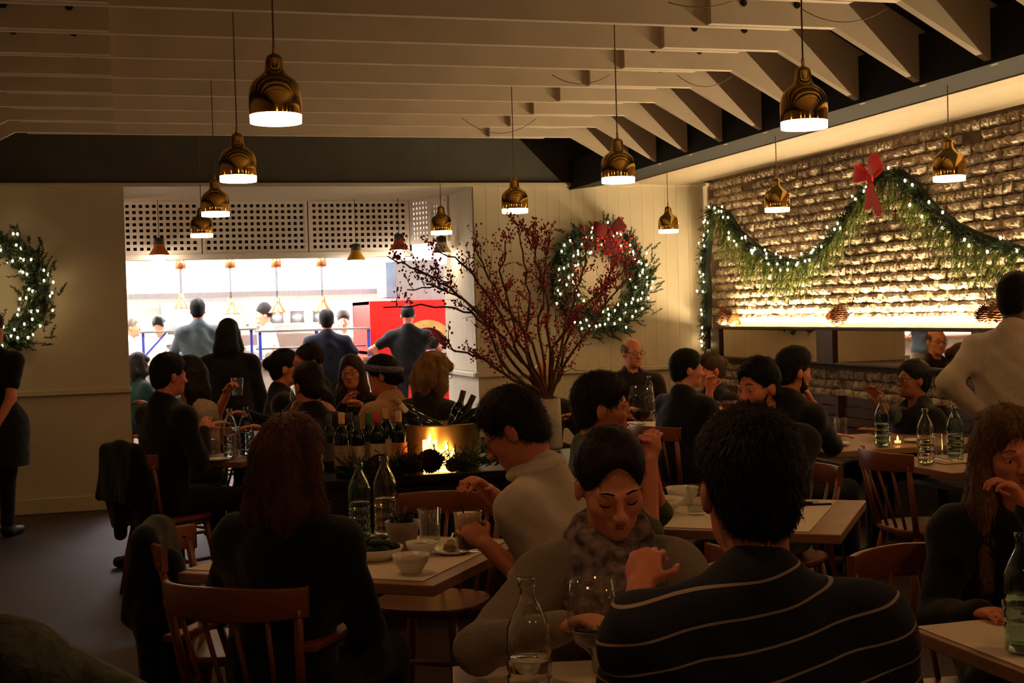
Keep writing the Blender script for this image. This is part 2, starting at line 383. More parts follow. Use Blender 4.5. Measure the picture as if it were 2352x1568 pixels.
REDM = M('red_enamel', (214, 22, 18), .35, var=.05)
oz = empty('pizza_oven', (3.65, 16.5, 0), 0, 'big red pizza oven with tan arched mouth', 'oven')
# front face with an arched hole
zc, zt, hw, r0 = 1.17, 1.78, .72, .27
outer = [(-hw, 0), (-hw, zt), (hw, zt), (hw, 0)]
arch = [(r0*math.cos(math.pi*t/12), zc+r0*math.sin(math.pi*t/12)) for t in range(13)]
fb = MB()
for a, b in (((-hw, 0), (-r0, zt)), ((r0, 0), (hw, zt))): fb.box((a[0], 0, a[1]), (b[0], .05, b[1]))
fb.box((-r0, 0, 0), (r0, .05, zc-.05))
for t in range(12):
    (x0, z0), (x1, z1) = arch[t], arch[t+1]
    fb.prism([(x0, z0), (x0, zt), (x1, zt), (x1, z1)], 0, .05, 'y')
fb.build('front', REDM, oz)
sb = MB(); sb.box((-hw, .05, 0), (-hw+.04, 1.3, zt)); sb.box((hw-.04, .05, 0), (hw, 1.3, zt)); sb.box((-hw, .05, zt-.04), (hw, 1.3, zt)); sb.box((-hw, 1.26, 0), (hw, 1.3, zt)); sb.box((-hw, .05, zc-.06), (hw, 1.3, zc-.02))
sb.build('body', REDM, oz)
rg = MB()
for t in range(16):
    a0, a1 = math.pi*t/16, math.pi*(t+1)/16
    P = [(r0*.98*math.cos(a0), zc+r0*.98*math.sin(a0)), (.36*math.cos(a0), zc+.36*math.sin(a0)), (.36*math.cos(a1), zc+.36*math.sin(a1)), (r0*.98*math.cos(a1), zc+r0*.98*math.sin(a1))]
    MB().prism(P, -.03, .04, 'y').build('arch_stone', M('oven_arch_stone', (196, 150, 80), .6), oz)
MB().box((-.3, .3, zc-.02), (.3, .32, zc+.32)).build('glow_panel', M('oven_magenta_glow', (190, 60, 90), .6), oz)  # added pink panel; the magenta glow inside is put into its colour
MB().box((-.34, -.14, zc-.06), (.34, .05, zc-.02)).build('hearth', M('oven_hearth', (170, 168, 160), .5), oz)
MB().box((-.3, -.05, .75), (.3, .0, 1.08)).build('door', STEEL, oz)
dk = empty('oven_flue', (3.55, 17.2, 1.78), 0, 'grey metal flue box on top of the red oven', 'flue')
MB().box((-.2, -.3, 0), (.45, .4, .52)).build('duct', STEEL, dk); MB().box((-.32, -.28, .05), (-.2, .4, .5)).build('side_panel', M('blue_grey_panel', (110, 135, 150), .5), dk)
# lattice panels above the kitchen opening
LATT = M('lattice_paint', (236, 224, 212), .6, var=.04)
def lattice(x0, x1, nx, nz, loc, rz, z0, z1, label):
    t = empty('lattice_panel', loc, rz, label, 'lattice', 'lattice panels over the kitchen')
    W = x1-x0; f = .03
    for a, b in (((0, -.015, z0), (f, .015, z1)), ((W-f, -.015, z0), (W, .015, z1)), ((f, -.015, z0), (W-f, .015, z0+f)), ((f, -.015, z1-f), (W-f, .015, z1))):
        MB().box(a, b).build('frame_rail', LATT, t)
    px = (W-2*f)/nx; pz = (z1-z0-2*f)/nz
    sv = MB().box((-px*.24, -.004, z0+f), (px*.24, .008, z1-f)).mesh('upright_slat')
    shz = MB().box((f, -.012, -pz*.24), (W-f, -.003, pz*.24)).mesh('cross_slat')
    for i in range(nx+1): linkmesh('upright_slat', sv, LATT, t, (f+i*px, 0, 0))
    for i in range(nz+1): linkmesh('cross_slat', shz, LATT, t, (0, 0, z0+f+i*pz))
lattice(-.2, .745, 14, 8, (-.2, 13.5, 0), 0, 2.25, 2.785, 'left pierced lattice panel above the kitchen opening')
lattice(.755, 1.79, 16, 8, (.755, 13.5, 0), 0, 2.25, 2.785, 'middle pierced lattice panel above the kitchen opening')
lattice(1.80, 2.83, 16, 8, (1.80, 13.5, 0), 0, 2.25, 2.785, 'right pierced lattice panel above the kitchen opening')
for q, (a, b) in enumerate((((2.85, 13.5), (2.985, 13.2)), ((2.995, 13.18), (3.11, 12.93)))):
    L = math.dist(a, b)
    lattice(0, L, 5, 8, (a[0], a[1], 0), math.atan2(b[1]-a[1], b[0]-a[0]), 2.32, 2.785, ['short angled lattice panel beside the right lattice panel', 'short angled lattice panel touching the opening reveal'][q])
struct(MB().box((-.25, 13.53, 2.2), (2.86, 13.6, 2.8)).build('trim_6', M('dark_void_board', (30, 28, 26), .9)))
struct(MB().box((-.25, 13.47, 2.2), (2.86, 13.6, 2.255)).build('trim_7', LATT))
# heat lamps
def heat_lamp(x, zc, label):
    t = empty('heat_lamp', (x, 16.4, zc), 0, label, 'heat lamp', 'copper heat lamps over the counter')
    MB().lathe([(.012, .16), (.03, .15), (.035, .09), (.05, .06), (.105, -.02), (.11, -.03), (.1, -.03), (.03, .08)], 20).build('shade', COPPER, t, True)
    MB().ball((0, 0, .0), (.035, .035, .045)).build('bulb', M('heat_lamp_bulb', (255, 210, 150), emit=HEAT, ecol=(255, 190, 110)), t, True)
    top = 2.22-zc
    pts = [(.011*math.cos(i*1.2), .011*math.sin(i*1.2), .16+(top-.16)*i/70) for i in range(71)]
    MB().tube(pts, .0045, 5).build('coiled_cord', M('cord_brown', (60, 40, 28), .6), t, True)
    MB().lathe([(0, top+.14), (.05, top+.13), (.065, top+.06), (.06, top), (.0, top)], 16).build('ceiling_reel', COPPER, t, True)
    MB().tube([(0, 0, top+.13), (0, 0, 3.2-zc)], .01).build('stem', COPPER, t)
heat_lamp(.65, 1.78, 'leftmost copper heat lamp over the counter, above the grey-shirted waiter')
heat_lamp(1.23, 1.70, 'second copper heat lamp, above the curly black-haired woman')
heat_lamp(1.78, 1.70, 'third copper heat lamp, right of the white-coated chef')
heat_lamp(2.33, 1.70, 'rightmost copper heat lamp, above the dark-shirted waiter')
# small coloured lantern pendants in the opening
def lantern(p, col, label, glow, flip=1):
    t = empty('lantern_pendant', p, 0, label, 'pendant lamp', 'small lantern pendants in the kitchen opening')
    MB().lathe([(.0, .2), (.045, .19), (.05, .13), (.03, .125)], 16).build('cap', M('lantern_cap', (60, 52, 46), .5), t, True)
    MB().lathe([(.05, .13), (.055, .1), (.095, .04), (.1, .035), (.06, .03)], 18).build('reflector', M('lantern_'+label[:6], col, .5), t, True)
    MB().lathe([(.05, .1), (.05, -.03), (.035, -.075), (.0, -.085)], 16).build('glass', M('lantern_opal_%d' % glow, (245, 240, 230), .3, emit=glow, ecol=(255, 236, 205)), t, True)
    MB().tube([(0, 0, .2), (0, 0, 2.77-p[2])], .003, 5).build('cord', M('cord_dark', (40, 36, 32), .6), t)
lantern(Vector((.335, 13.3, 2.21)), (190, 90, 30), 'orange lantern pendant at left of the kitchen opening', 34)
lantern(Vector((2.24, 13.3, 2.13)), (190, 140, 30), 'mustard lantern pendant hanging below the right lattice panel', 30)
lantern(Vector((2.66, 13.2, 2.22)), (150, 62, 30), 'reddish brown lantern pendant near the angled lattice panel', 34)
lantern(Vector((2.98, 12.7, 2.16)), (225, 200, 160), 'glowing pale lantern pendant by the opening reveal', 30)
# ================================================================== BRASS PENDANTS
BRASS = M('polished_brass', (236, 190, 100), .1, 1, var=.05, scale=3)
def pendant():
    t = empty('pendant_lamp', (0, 0, 0))
    MB().lathe([(.0855, .026), (.0875, .05), (.0875, .085), (.083, .115), (.072, .136), (.055, .15), (.038, .162), (.031, .178), (.029, .205), (.026, .217), (.015, .226), (.006, .23)], 40).build('shade', BRASS, t, True)
    MB().lathe([(.006, .23), (.006, .255), (.003, .26)], 10).build('cord_grip', BRASS, t, True)
    MB().lathe([(.0845, .0), (.0855, .026)], 40).build('rim', M('lamp_white_rim', (250, 235, 205), .5, emit=RIM, ecol=(255, 196, 134)), t, True)
    MB().lathe([(0, .012), (.083, .012)], 40).build('diffuser', M('lamp_diffuser', (255, 226, 170), emit=PENDANT, ecol=(255, 192, 128)), t)
    MB().tube([(0, 0, .255), (0, 0, 1.095)], .0032, 6).build('cord', M('lamp_cord', (120, 88, 60), .6), t)
    return t
proto = pendant(); first = True
rows = [(.50, [4.47, 6.38, 8.5, 10.62], 'left row'), (2.43, [4.45, 6.44, 8.4, 10.6], 'middle row'), (4.34, [6.35, 8.45, 10.75], 'right row by the brick wall')]
nth = ['nearest', 'second', 'third', 'furthest']
for X, ys, rn in rows:
    for i, y in enumerate(ys):
        o = proto if first else copy_tree(proto); first = False
        o.location = (X+(.03*i if X < 1 else .02*i if X < 4 else (0, .05, .2)[i]), y, 2.245)
        n = nth[i] if len(ys) == 4 else ['nearest', 'middle', 'furthest'][i]
        tag(o, '%s brass bell pendant lamp of the %s' % (n, rn), 'pendant lamp', 'brass bell pendant lamps')
for x, y in ((.5, 2.4), (2.43, 2.4), (4.34, 4.3), (4.34, 2.2), (.5, .3), (2.43, .3), (-1.4, 4.5), (-1.4, 6.5), (-1.4, 8.5)):
    o = copy_tree(proto); o.location = (x, y, 2.245)
    tag(o, 'brass bell pendant lamp outside the picture, near the camera', 'pendant lamp', 'brass pendant lamps out of view')
# ================================================================== GREENERY
FIR = M('fir_green', (46, 62, 38), .6, var=.5, scale=12)
CEDAR = M('cedar_green', (96, 110, 40), .6, var=.45, scale=9)
STEM = M('brown_twig', (74, 52, 38), .8)
BULBM = M('fairy_bulb', (255, 226, 180), emit=BULB, ecol=(255, 220, 160))
bulb_me = MB().ball((0, 0, 0), (.0085, .0085, .012), 6, 5).mesh('bulb', True)
def sprig(mb, p, d, L, n, nl, droop=0.0, nw=.0034):
    # a stem with needles on both sides
    d = Vector(d).normalized(); a = d.cross(Vector((random.uniform(-1, 1), random.uniform(-1, 1), random.uniform(-1, 1)))).normalized(); b = d.cross(a)
    p = Vector(p); mb.tube([p, p+d*L*.5+Vector((0, 0, -droop*L*.2)), p+d*L+Vector((0, 0, -droop*L))], [.003, .0025, .001], 3, False)
    for i in range(n):
        t = (i+.5)/n; q = p+d*L*t+Vector((0, 0, -droop*L*t*t))
        an = random.uniform(0, 6.283)
        s = a*math.cos(an)+b*math.sin(an)
        e = q+(d*.75+s*.8).normalized()*nl*(1.05-.5*t)+Vector((0, 0, -droop*nl*.5)); w = d.cross(s)*nw
        mb.poly([q-w, q+w, e+w*.3, e-w*.3], [(0, 1, 2, 3)])
def wreath(c, Ro, lab):
    t = empty('christmas_wreath', c, 0, lab, 'wreath')
    R0 = Ro*.75; mb = MB(); rg = MB()
    for i in range(1000):
        a = random.uniform(0, 6.283); rr = R0+random.gauss(0, .068); rad = Vector((math.cos(a), 0, math.sin(a))); tan = Vector((-math.sin(a), 0, math.cos(a)))
        side = random.choice((-1, 1))
        d = tan*random.uniform(.1, .9)+rad*random.uniform(-.55, .75)+Vector((0, -random.uniform(.15, .9), 0))
        sprig(mb, rad*rr+Vector((0, random.uniform(-.09, .0), 0)), d, random.uniform(.09, .16), 18, .034, 0, .006)
    f = mb.build('foliage', FIR, t); f['kind'] = 'stuff'
    MB().tube([(R0*math.cos(i*6.2832/36), .0, R0*math.sin(i*6.2832/36)) for i in range(37)], (.085 if Ro < .6 else .09), 10, False).build('ring', M('dark_moss', (22, 30, 18), .9), t, True)
    n = 0
    for i in range(96):
        a = i*2.39996; rr = R0+random.uniform(-.13, .13)*Ro/.53
        linkmesh('bulb', bulb_me, BULBM, t, (rr*math.cos(a), -.1-random.uniform(.02, .09), rr*math.sin(a)))
    return t
wc = PY(1375, 640, 11.94)
w1 = wreath(wc, .53, 'green lit wreath with red bow on the cream wall')
w2 = wreath(PY(-32, 672, 11.94), .56, 'dark green lit wreath cut by the left picture edge')
REDB = M('red_velvet_ribbon', (190, 10, 16), .7, var=.15, sheen=.3)
DRED = M('dark_red_velvet', (96, 6, 14), .8, var=.15)
BERRY = M('red_berry', (190, 26, 20), .35, var=.25, scale=40)
def ribbon(name, pts, width, wdir, mat, parent):
    pts = [Vector(p) for p in pts]; vs = []; fs = []
    for i, p in enumerate(pts):
        wd = Vector(wdir[i] if isinstance(wdir, list) else wdir).normalized()*width[i]/2 if hasattr(width, '__len__') else Vector(wdir).normalized()*width/2
        vs += [p-wd, p+wd]
    fs = [(2*i, 2*i+1, 2*i+3, 2*i+2) for i in range(len(pts)-1)]
    o = MB().poly(vs, fs).build(name, mat, parent, True)
    sd = o.modifiers.new('thick', 'SOLIDIFY'); sd.thickness = .003
    ss = o.modifiers.new('sub', 'SUBSURF'); ss.levels = ss.render_levels = 2
    return o
def bow(parent, loc, s, mat, ax):
    # ax: horizontal direction along the wall; n: out of the wall
    ax = Vector(ax); n = Vector((-ax.y, ax.x, 0)); n = -n if n.dot(Vector((0, 1, 0))-Vector((-.7, 0, 0))) > 0 else n
    L = Vector(loc)
    def P(a, b, c): return L+ax*a*s+n*b*s+Vector((0, 0, c*s))
    for sg, up in ((-1, .30), (1, .75)):
        D = ax*sg+Vector((0, 0, up)); D.normalize(); W = Vector((0, 0, 1))*abs(D.dot(ax))-ax*sg*D.z
        def Q(a, b): return L+D*a*s+n*b*s
        ribbon('bow_loop', [Q(.0, .06), Q(.3, .26), Q(.62, .34), Q(.86, .22), Q(.84, .04), Q(.5, -.04), Q(.0, .0)], [w_*s for w_ in (.16, .46, .66, .7, .66, .44, .16)], [W]*7, mat, parent)
        ribbon('bow_tail', [P(0, .08, -.02), P(sg*.10+.08, .14, -.45), P(sg*.22+.14, .1, -.85), P(sg*.34+.2, .12, -1.2-.15*sg)], [w_*s for w_ in (.22, .44, .55, .6)], [ax]*4, mat, parent)
    ribbon('bow_knot', [P(-.15, .04, .1), P(-.09, .16, .06), P(.02, .2, .0), P(.1, .14, -.06), P(.14, .04, -.08)], [w_*s for w_ in (.26, .3, .32, .3, .26)], [Vector((0, 0, 1))+ax*.4]*5, mat, parent)
bow(w1, (.03, -.22, .42), .2, DRED, (1, 0, 0))
cl = MB()
for i in range(170):
    a = random.gauss(1.45, .32); rr = random.gauss(.36, .09)
    cl.ball((rr*math.cos(a)+random.gauss(0, .03), -.17-random.uniform(0, .08), rr*math.sin(a)), .011, 6, 4)
o = cl.build('berry_cluster', BERRY, w1, True); o['kind'] = 'stuff'
# garland on the brick wall
gpx = [(1618, 800), (1622, 740), (1628, 680), (1622, 610), (1630, 540), (1640, 478), (1672, 492), (1700, 535), (1740, 572), (1785, 596), (1830, 606), (1878, 588), (1920, 545), (1955, 490), (1990, 445), (2030, 405), (2070, 398), (2105, 430), (2150, 485), (2200, 522), (2255, 548), (2310, 565), (2370, 585), (2440, 640)]
GX = 5.40
gp = [PX(x, y, GX) for x, y in gpx]
for q in gp: q.y = min(q.y, 11.86)
ga = empty('christmas_garland', gp[14], 0, 'lit evergreen garland draped along the brick wall and down its corner', 'garland')
gl = [q-gp[14] for q in gp]
MB().tube(gl, .035, 7).build('rope_core', MATS['dark_moss'], ga, True)
fm, fc = MB(), MB()
seg = [(gl[i+1]-gl[i]).length for i in range(len(gl)-1)]; tot = sum(seg)
def gat(s):
    for i, L in enumerate(seg):
        if s <= L or i == len(seg)-1: return gl[i].lerp(gl[i+1], min(1, s/L)), (gl[i+1]-gl[i]).normalized(), i
        s -= L
for i in range(1100):
    s = random.uniform(0, tot); p, d, k = gat(s); vert = k < 5
    out = Vector((-random.uniform(.2, 1), random.uniform(-.5, .5), random.uniform(-.6, .6)))
    dd = d*random.choice((-1, 1))*random.uniform(.3, 1)+out*.8
    sprig(fm, p+Vector((-.02, 0, 0)), dd, random.uniform(.06, .12), 14, .026, .1, .005)
    if not vert and random.random() < .42:
        dd = Vector((-random.uniform(.1, .5), random.uniform(-.5, .5), -random.uniform(.6, 1)))
        sprig(fc, p+Vector((-.03, random.uniform(-.03, .03), -.02)), dd, random.uniform(.12, .26), 26, .034, .35, .0045)
for m_, nm, mt in ((fm, 'fir_foliage', FIR), (fc, 'cedar_fronds', CEDAR)):
    o = m_.build(nm, mt, ga); o['kind'] = 'stuff'
for i in range(120):
    s = tot*((i+.5)/120)+random.uniform(-.03, .03)
    p, d, k = gat(max(0, min(tot, s)))
    dens = 1 if k < 12 else .55
    if random.random() > dens: continue
    linkmesh('bulb', bulb_me, BULBM, ga, p+Vector((-random.uniform(.05, .1), random.uniform(-.06, .06), random.uniform(-.07, .07))))
bp_ = PX(2004, 408, 5.27)
bwv = empty('red_bow', bp_, 0, 'large red ribbon bow on the peak of the garland', 'bow')
bow(bwv, (0, 0, 0), .225, REDB, (0, -1, 0))
# pinecones
CONE = M('pinecone_brown', (122, 70, 30), .75, var=.4, scale=30)
def cone_mesh(L, R, rows=11):
    mb = MB(); core = MB()
    mb.lathe([(0, 0), (R*.45, L*.15), (R*.5, L*.5), (R*.2, L*.92), (0, L)], 10)
    for j in range(rows):
        t = (j+.3)/rows; r = R*math.sin(math.pi*min(1, .18+.8*t))**.7*(1.0 if t < .6 else 1.1-.25*t)
        n = max(5, int(13*math.sin(math.pi*(.15+.75*t))))
        for k in range(n):
            a = 2*math.pi*(k+.5*(j % 2))/n; ca, sa = math.cos(a), math.sin(a); z = L*t
            w = r*.32
            mb.poly([(r*.35*ca-w*.4*sa, r*.35*sa+w*.4*ca, z-.003), (r*.35*ca+w*.4*sa, r*.35*sa-w*.4*ca, z-.003), (r*ca+w*sa, r*sa-w*ca, z+L*.07), (r*1.06*ca, r*1.06*sa, z+L*.10), (r*ca-w*sa, r*sa+w*ca, z+L*.07)], [(0, 1, 2, 3, 4)])
    return mb.mesh('pinecone')
pc = cone_mesh(.15, .062)
LEDZ = 1.398
for (x, y, tilt, rz, s, lab) in [(1662, 735, 0, 0, 1.2, 'upright pinecone at the corner end of the lit shelf'), (1684, 742, 1.35, 2.6, .95, 'pinecone lying beside the upright one at the shelf corner end'),
                                 (1925, 735, .15, 0, 1.1, 'upright pinecone in the middle of the lit shelf'), (1900, 742, 1.4, 1.7, 1.1, 'pinecone lying in the middle of the lit shelf'),
                                 (2292, 730, .1, 0, 1.25, 'upright pinecone on the shelf beside the white-shirted waiter'), (2258, 742, .1, 2, .95, 'smaller pinecone on the shelf beside the white-shirted waiter')]:
    p = PX(x, y, 5.415)
    o = linkmesh('pinecone', pc, CONE, None, (p.x, p.y, LEDZ+.02 if tilt < 1 else LEDZ+.055*s)); o.scale = (s, s, s); o.rotation_euler = (tilt, 0, rz)
    tag(o, lab, 'pinecone', 'pinecones on the lit shelf')
# berry branches in a vase
VASE = M('pale_grey_vase', (176, 166, 150), .5)
vb = PD(1262, 915, 7.7); VZ = .80
vz = empty('tall_vase', (vb.x, vb.y, VZ), 0, 'pale grey vase holding the red berry branches', 'vase')
hh = vb.z-VZ
MB().lathe([(0, 0), (.06, 0), (.07, .02), (.066, hh*.5), (.062, hh), (.056, hh), (.058, hh*.5), (.06, .03), (0, .03)], 24).build('body', VASE, vz, True)
BARK = M('branch_bark', (92, 62, 42), .8, var=.4, scale=20)
ba = empty('berry_branches', (vb.x, vb.y, vb.z), 0, 'wide spray of bare branches with red berries', 'branches')
BR = [[(1235, 920), (1165, 850), (1110, 730), (1030, 660), (960, 620), (890, 588)], [(1240, 920), (1180, 840), (1130, 740), (1070, 690), (1000, 655), (935, 665)],
      [(1246, 920), (1205, 790), (1215, 700), (1205, 600), (1190, 520)], [(1250, 920), (1225, 790), (1160, 700), (1110, 620), (1085, 560)],
      [(1255, 920), (1270, 800), (1330, 720), (1400, 650), (1450, 605)], [(1258, 920), (1285, 810), (1320, 690), (1345, 600), (1350, 555)],
      [(1262, 920), (1300, 830), (1390, 700), (1440, 640)], [(1246, 920), (1185, 800), (1140, 700), (1060, 600), (1000, 575)],
      [(1250, 920), (1240, 760), (1250, 640), (1262, 540)], [(1240, 920), (1180, 870), (1100, 815), (1045, 808), (1028, 780)],
      [(1258, 920), (1310, 760), (1380, 680), (1420, 590)], [(1242, 920), (1200, 830), (1140, 760), (1085, 720), (1000, 700), (880, 706)],
      [(1244, 920), (1190, 780), (1150, 640), (1160, 560)], [(1252, 920), (1262, 700), (1230, 600), (1225, 545)]]
for bi, pix in enumerate(BR):
    dz = random.uniform(-.35, .35); n = len(pix)
    pts = [PD(x, y, 7.7+dz*(i/(n-1))) - vb for i, (x, y) in enumerate(pix)]
    pts[0] = Vector((random.uniform(-.02, .02), random.uniform(-.02, .02), -.25)); pts.insert(1, Vector((pts[1].x*.12, pts[1].y*.12, .02)))
    # resample with wiggle
    ps = []
    for i in range(len(pts)-1):
        for t in range(4): ps.append(pts[i].lerp(pts[i+1], t/4)+Vector([random.gauss(0, .006) for _ in range(3)]))
    ps.append(pts[-1]); N = len(ps)
    mb, bb = MB(), MB()
    mb.tube(ps, [.0105*(1-.8*i/N)+.0012 for i in range(N)], 6)
    bdir = (pts[-1]-pts[1]).normalized()
    for tw in range(15):
        i = int(N*random.uniform(.38, .97)); p = ps[min(i, N-1)]
        d = (bdir*random.uniform(.3, 1)+Vector((random.uniform(-.8, .8), random.uniform(-.6, .6), random.uniform(0, .9)))).normalized()
        L = random.uniform(.08, .24)*(1.15-.5*i/N); q = [p]
        for s in range(4): q.append(q[-1]+(d+Vector([random.gauss(0, .22) for _ in range(3)])).normalized()*L/4)
        mb.tube(q, [.003, .0026, .002, .0015, .001], 4)
        for s in range(random.randint(6, 12)):
            e = q[random.randint(1, 4)]+Vector([random.gauss(0, .012) for _ in range(3)]); bb.ball(e, random.uniform(.005, .0085), 5, 4)
        q2 = [q[2]]; d2 = (d+Vector([random.gauss(0, .6) for _ in range(3)])).normalized()
        for s in range(3): q2.append(q2[-1]+(d2+Vector([random.gauss(0, .2) for _ in range(3)])).normalized()*L/5)
        mb.tube(q2, [.002, .0016, .0012, .0008], 4)
        for s in range(random.randint(1, 4)): bb.ball(q2[random.randint(1, 3)]+Vector([random.gauss(0, .008) for _ in range(3)]), random.uniform(.004, .007), 5, 4)
    b = mb.build('branch', BARK, ba, True)
    o = bb.build('berries', M('dark_red_berry', (170, 30, 26), .4, var=.3, scale=40), b, True); o['kind'] = 'stuff'
# ================================================================== CONSOLE WITH WINE, BUCKET, CANDLES
BLACKW = M('black_stained_wood', (26, 20, 17), .35, var=.3)
CZ = .79
cn = empty('wine_console', (1.75, 7.02, 0), 0, 'black wooden service console carrying wine bottles and candles', 'console')
bevel(MB().box((-.85, -.42, CZ-.04), (.85, .42, CZ)).build('top', BLACKW, cn), .004)
for i, (x, y) in enumerate(((-.8, -.38), (.74, -.38), (-.8, .33), (.74, .33))): MB().box((x, y, 0), (x+.06, y+.06, CZ-.04)).build('leg', BLACKW, cn)
MB().box((-.78, -.36, .1), (.78, .36, .14)).build('lower_shelf', BLACKW, cn); MB().box((-.74, -.38, .14), (.74, -.36, CZ-.04)).build('front_panel', BLACKW, cn)
WGL = M('dark_green_bottle_glass', (16, 26, 14), .06, var=.1, spec=.7)
def wine_bottle(x, yw, lab, capc, labc, lean=None, depth=None, z=CZ, sc=1.0, gl=None, nolabel=False):
    p = PY(x, 1050, yw)
    t = empty('wine_bottle', (p.x, yw, z), 0, lab, 'wine bottle', 'wine bottles on the console')
    g = gl or WGL
    MB().lathe([(0, .0), (.034, 0), (.0375, .006), (.0375, .19), (.033, .21), (.02, .232), (.0145, .25), (.0145, .3), (0, .3)], 20).build('glass_body', g, t, True)
    MB().lathe([(.0155, .25), (.0155, .301), (.0, .302)], 14).build('capsule', M('capsule_%d_%d_%d' % capc, capc, .5), t, True)
    if not nolabel: MB().lathe([(.0381, .055), (.0381, .15)], 20).build('label', M('label_%d_%d_%d' % labc, labc, .7, var=.1, scale=60), t, True)
    t.scale = (sc, sc, sc)
    return t
TAN, CRM = (196, 150, 100), (214, 190, 150)
wine_bottle(787, 6.72, 'wine bottle with tan capsule at left end of the console row', TAN, (150, 130, 104), sc=1.08)
wine_bottle(822, 6.78, 'wine bottle with dark capsule and cream label, second from left', (60, 50, 46), CRM)
wine_bottle(848, 6.98, 'green wine bottle behind the cream-labelled ones', (20, 90, 50), (90, 84, 70))
wine_bottle(869, 6.76, 'wine bottle with red capsule and pale label', (190, 24, 24), CRM, sc=1.05)
wine_bottle(889, 6.98, 'wine bottle with tan capsule standing behind the red-capped one', TAN, (140, 120, 96), sc=1.06)
wine_bottle(918, 6.74, 'wine bottle with orange label next to the metal tub', TAN, (206, 120, 70), sc=1.06)
wine_bottle(806, 7.05, 'dark wine bottle at the back of the console behind the left ones', (46, 30, 26), (90, 80, 66))
wine_bottle(758, 7.0, 'dark wine bottle partly hidden by the long-haired woman', (50, 40, 40), (80, 72, 60))
tb = PD(1020, 1045, 7.05)
bk = empty('metal_tub', (tb.x, tb.y, CZ), 0, 'wide aged metal tub full of wine bottles on the console', 'bucket')
GALV = M('galvanised_metal', (168, 140, 100), .42, .75, var=.35, scale=7, bump=.1)
bo = MB().lathe([(0, .0), (.18, 0), (.205, .03), (.21, .24), (.216, .245), (.206, .25), (.2, .23), (.195, .03), (0, .02)], 40).build('body', GALV, bk, True)
bo.scale = (.95, .75, .95)
for i, (dx, dy, tilt, az, cap, lb) in enumerate([(-.11, -.04, .75, 2.6, (225, 205, 170), 'green bottle with white capsule leaning left in the metal tub'), (-.15, .07, .85, 3.0, (170, 130, 84), 'bottle with tan capsule leaning far left in the metal tub'), (.06, -.03, .5, .1, (46, 26, 26), 'bottle with dark capsule leaning right in the metal tub'), (.12, .06, .3, .0, (60, 28, 30), 'tallest dark bottle leaning right in the metal tub'), (.06, -.1, 1.05, .2, (206, 170, 120), 'low-lying bottle with tan cork end in the metal tub'), (-.06, .0, 1.1, 2.8, (120, 110, 80), 'dark bottle lying low in the middle of the tub')]):
    t = wine_bottle(1000, 7.0, lb, cap, (90, 80, 60), nolabel=True)
    t.name = 'chilled_bottle'; t['group'] = 'bottles chilling in the tub'
    d = Vector((math.sin(tilt)*math.cos(az), math.sin(tilt)*math.sin(az)*.4, math.cos(tilt))).normalized()
    t.rotation_euler = d.to_track_quat('Z', 'Y').to_euler()
    base = Vector((tb.x+dx*.35, tb.y+dy, CZ+.2 if tilt > .8 else CZ+.11)); t.location = base - d*(.04 if tilt > .8 else .0)
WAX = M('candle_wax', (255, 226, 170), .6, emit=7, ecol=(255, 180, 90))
for i, (x, y, r, h, lb) in enumerate([(988, 1040, .038, .165, 'tall burning pillar candle in front of the metal tub'), (1026, 1052, .042, .115, 'short burning pillar candle in front of the metal tub')]):
    p = PY(x, y, 6.70)
    t = empty('pillar_candle', (p.x, 6.70, CZ), 0, lb, 'candle', 'candles on the console')
    MB().lathe([(0, 0), (r, 0), (r*1.04, h*.6), (r*.98, h), (r*.8, h-.008), (0, h-.014)], 18).build('wax', WAX, t, True)
    MB().lathe([(0, h-.012), (.008, h+.004), (.006, h+.02), (0, h+.034)], 8).build('flame', M('flame', (255, 220, 140), emit=CANDLE, ecol=(255, 190, 90)), t, True)
big = cone_mesh(.17, .075, 12)
for i, (x, y, s, lb) in enumerate([(850, 6.62, .75, 'dark pinecone in front of the cream-labelled bottles'), (905, 6.62, .75, 'dark pinecone below the orange-labelled bottle'), (950, 6.61, .8, 'round dark pinecone left of the candles'), (1030, 6.60, .45, 'small pinecone right below the candles'), (1075, 6.62, .6, 'pinecone at the right of the candles')]):
    p = PZ(x, 1085, CZ)
    o = linkmesh('console_pinecone', big, M('dark_pinecone', (60, 34, 22), .8, var=.4), None, (p.x, y, CZ+.07*s)); o.scale = (s, s, s); o.rotation_euler = (1.4, .2*i, .8*i)
    tag(o, lb, 'pinecone', 'pinecones on the console')
mb = MB()
for i in range(160):
    p = PZ(random.uniform(770, 1180), 1088, CZ)
    sprig(mb, (p.x-1.75, random.uniform(-.53, -.44), CZ+random.uniform(.008, .05)), (random.uniform(-1, 1), random.uniform(-.6, .2), random.uniform(0, .7)), random.uniform(.08, .16), 14, .03)
o = mb.build('evergreen_trim', FIR); o.location = (1.75, 7.15, 0); tag(o, 'loose evergreen sprigs laid along the front of the console', 'greenery', kind='stuff')
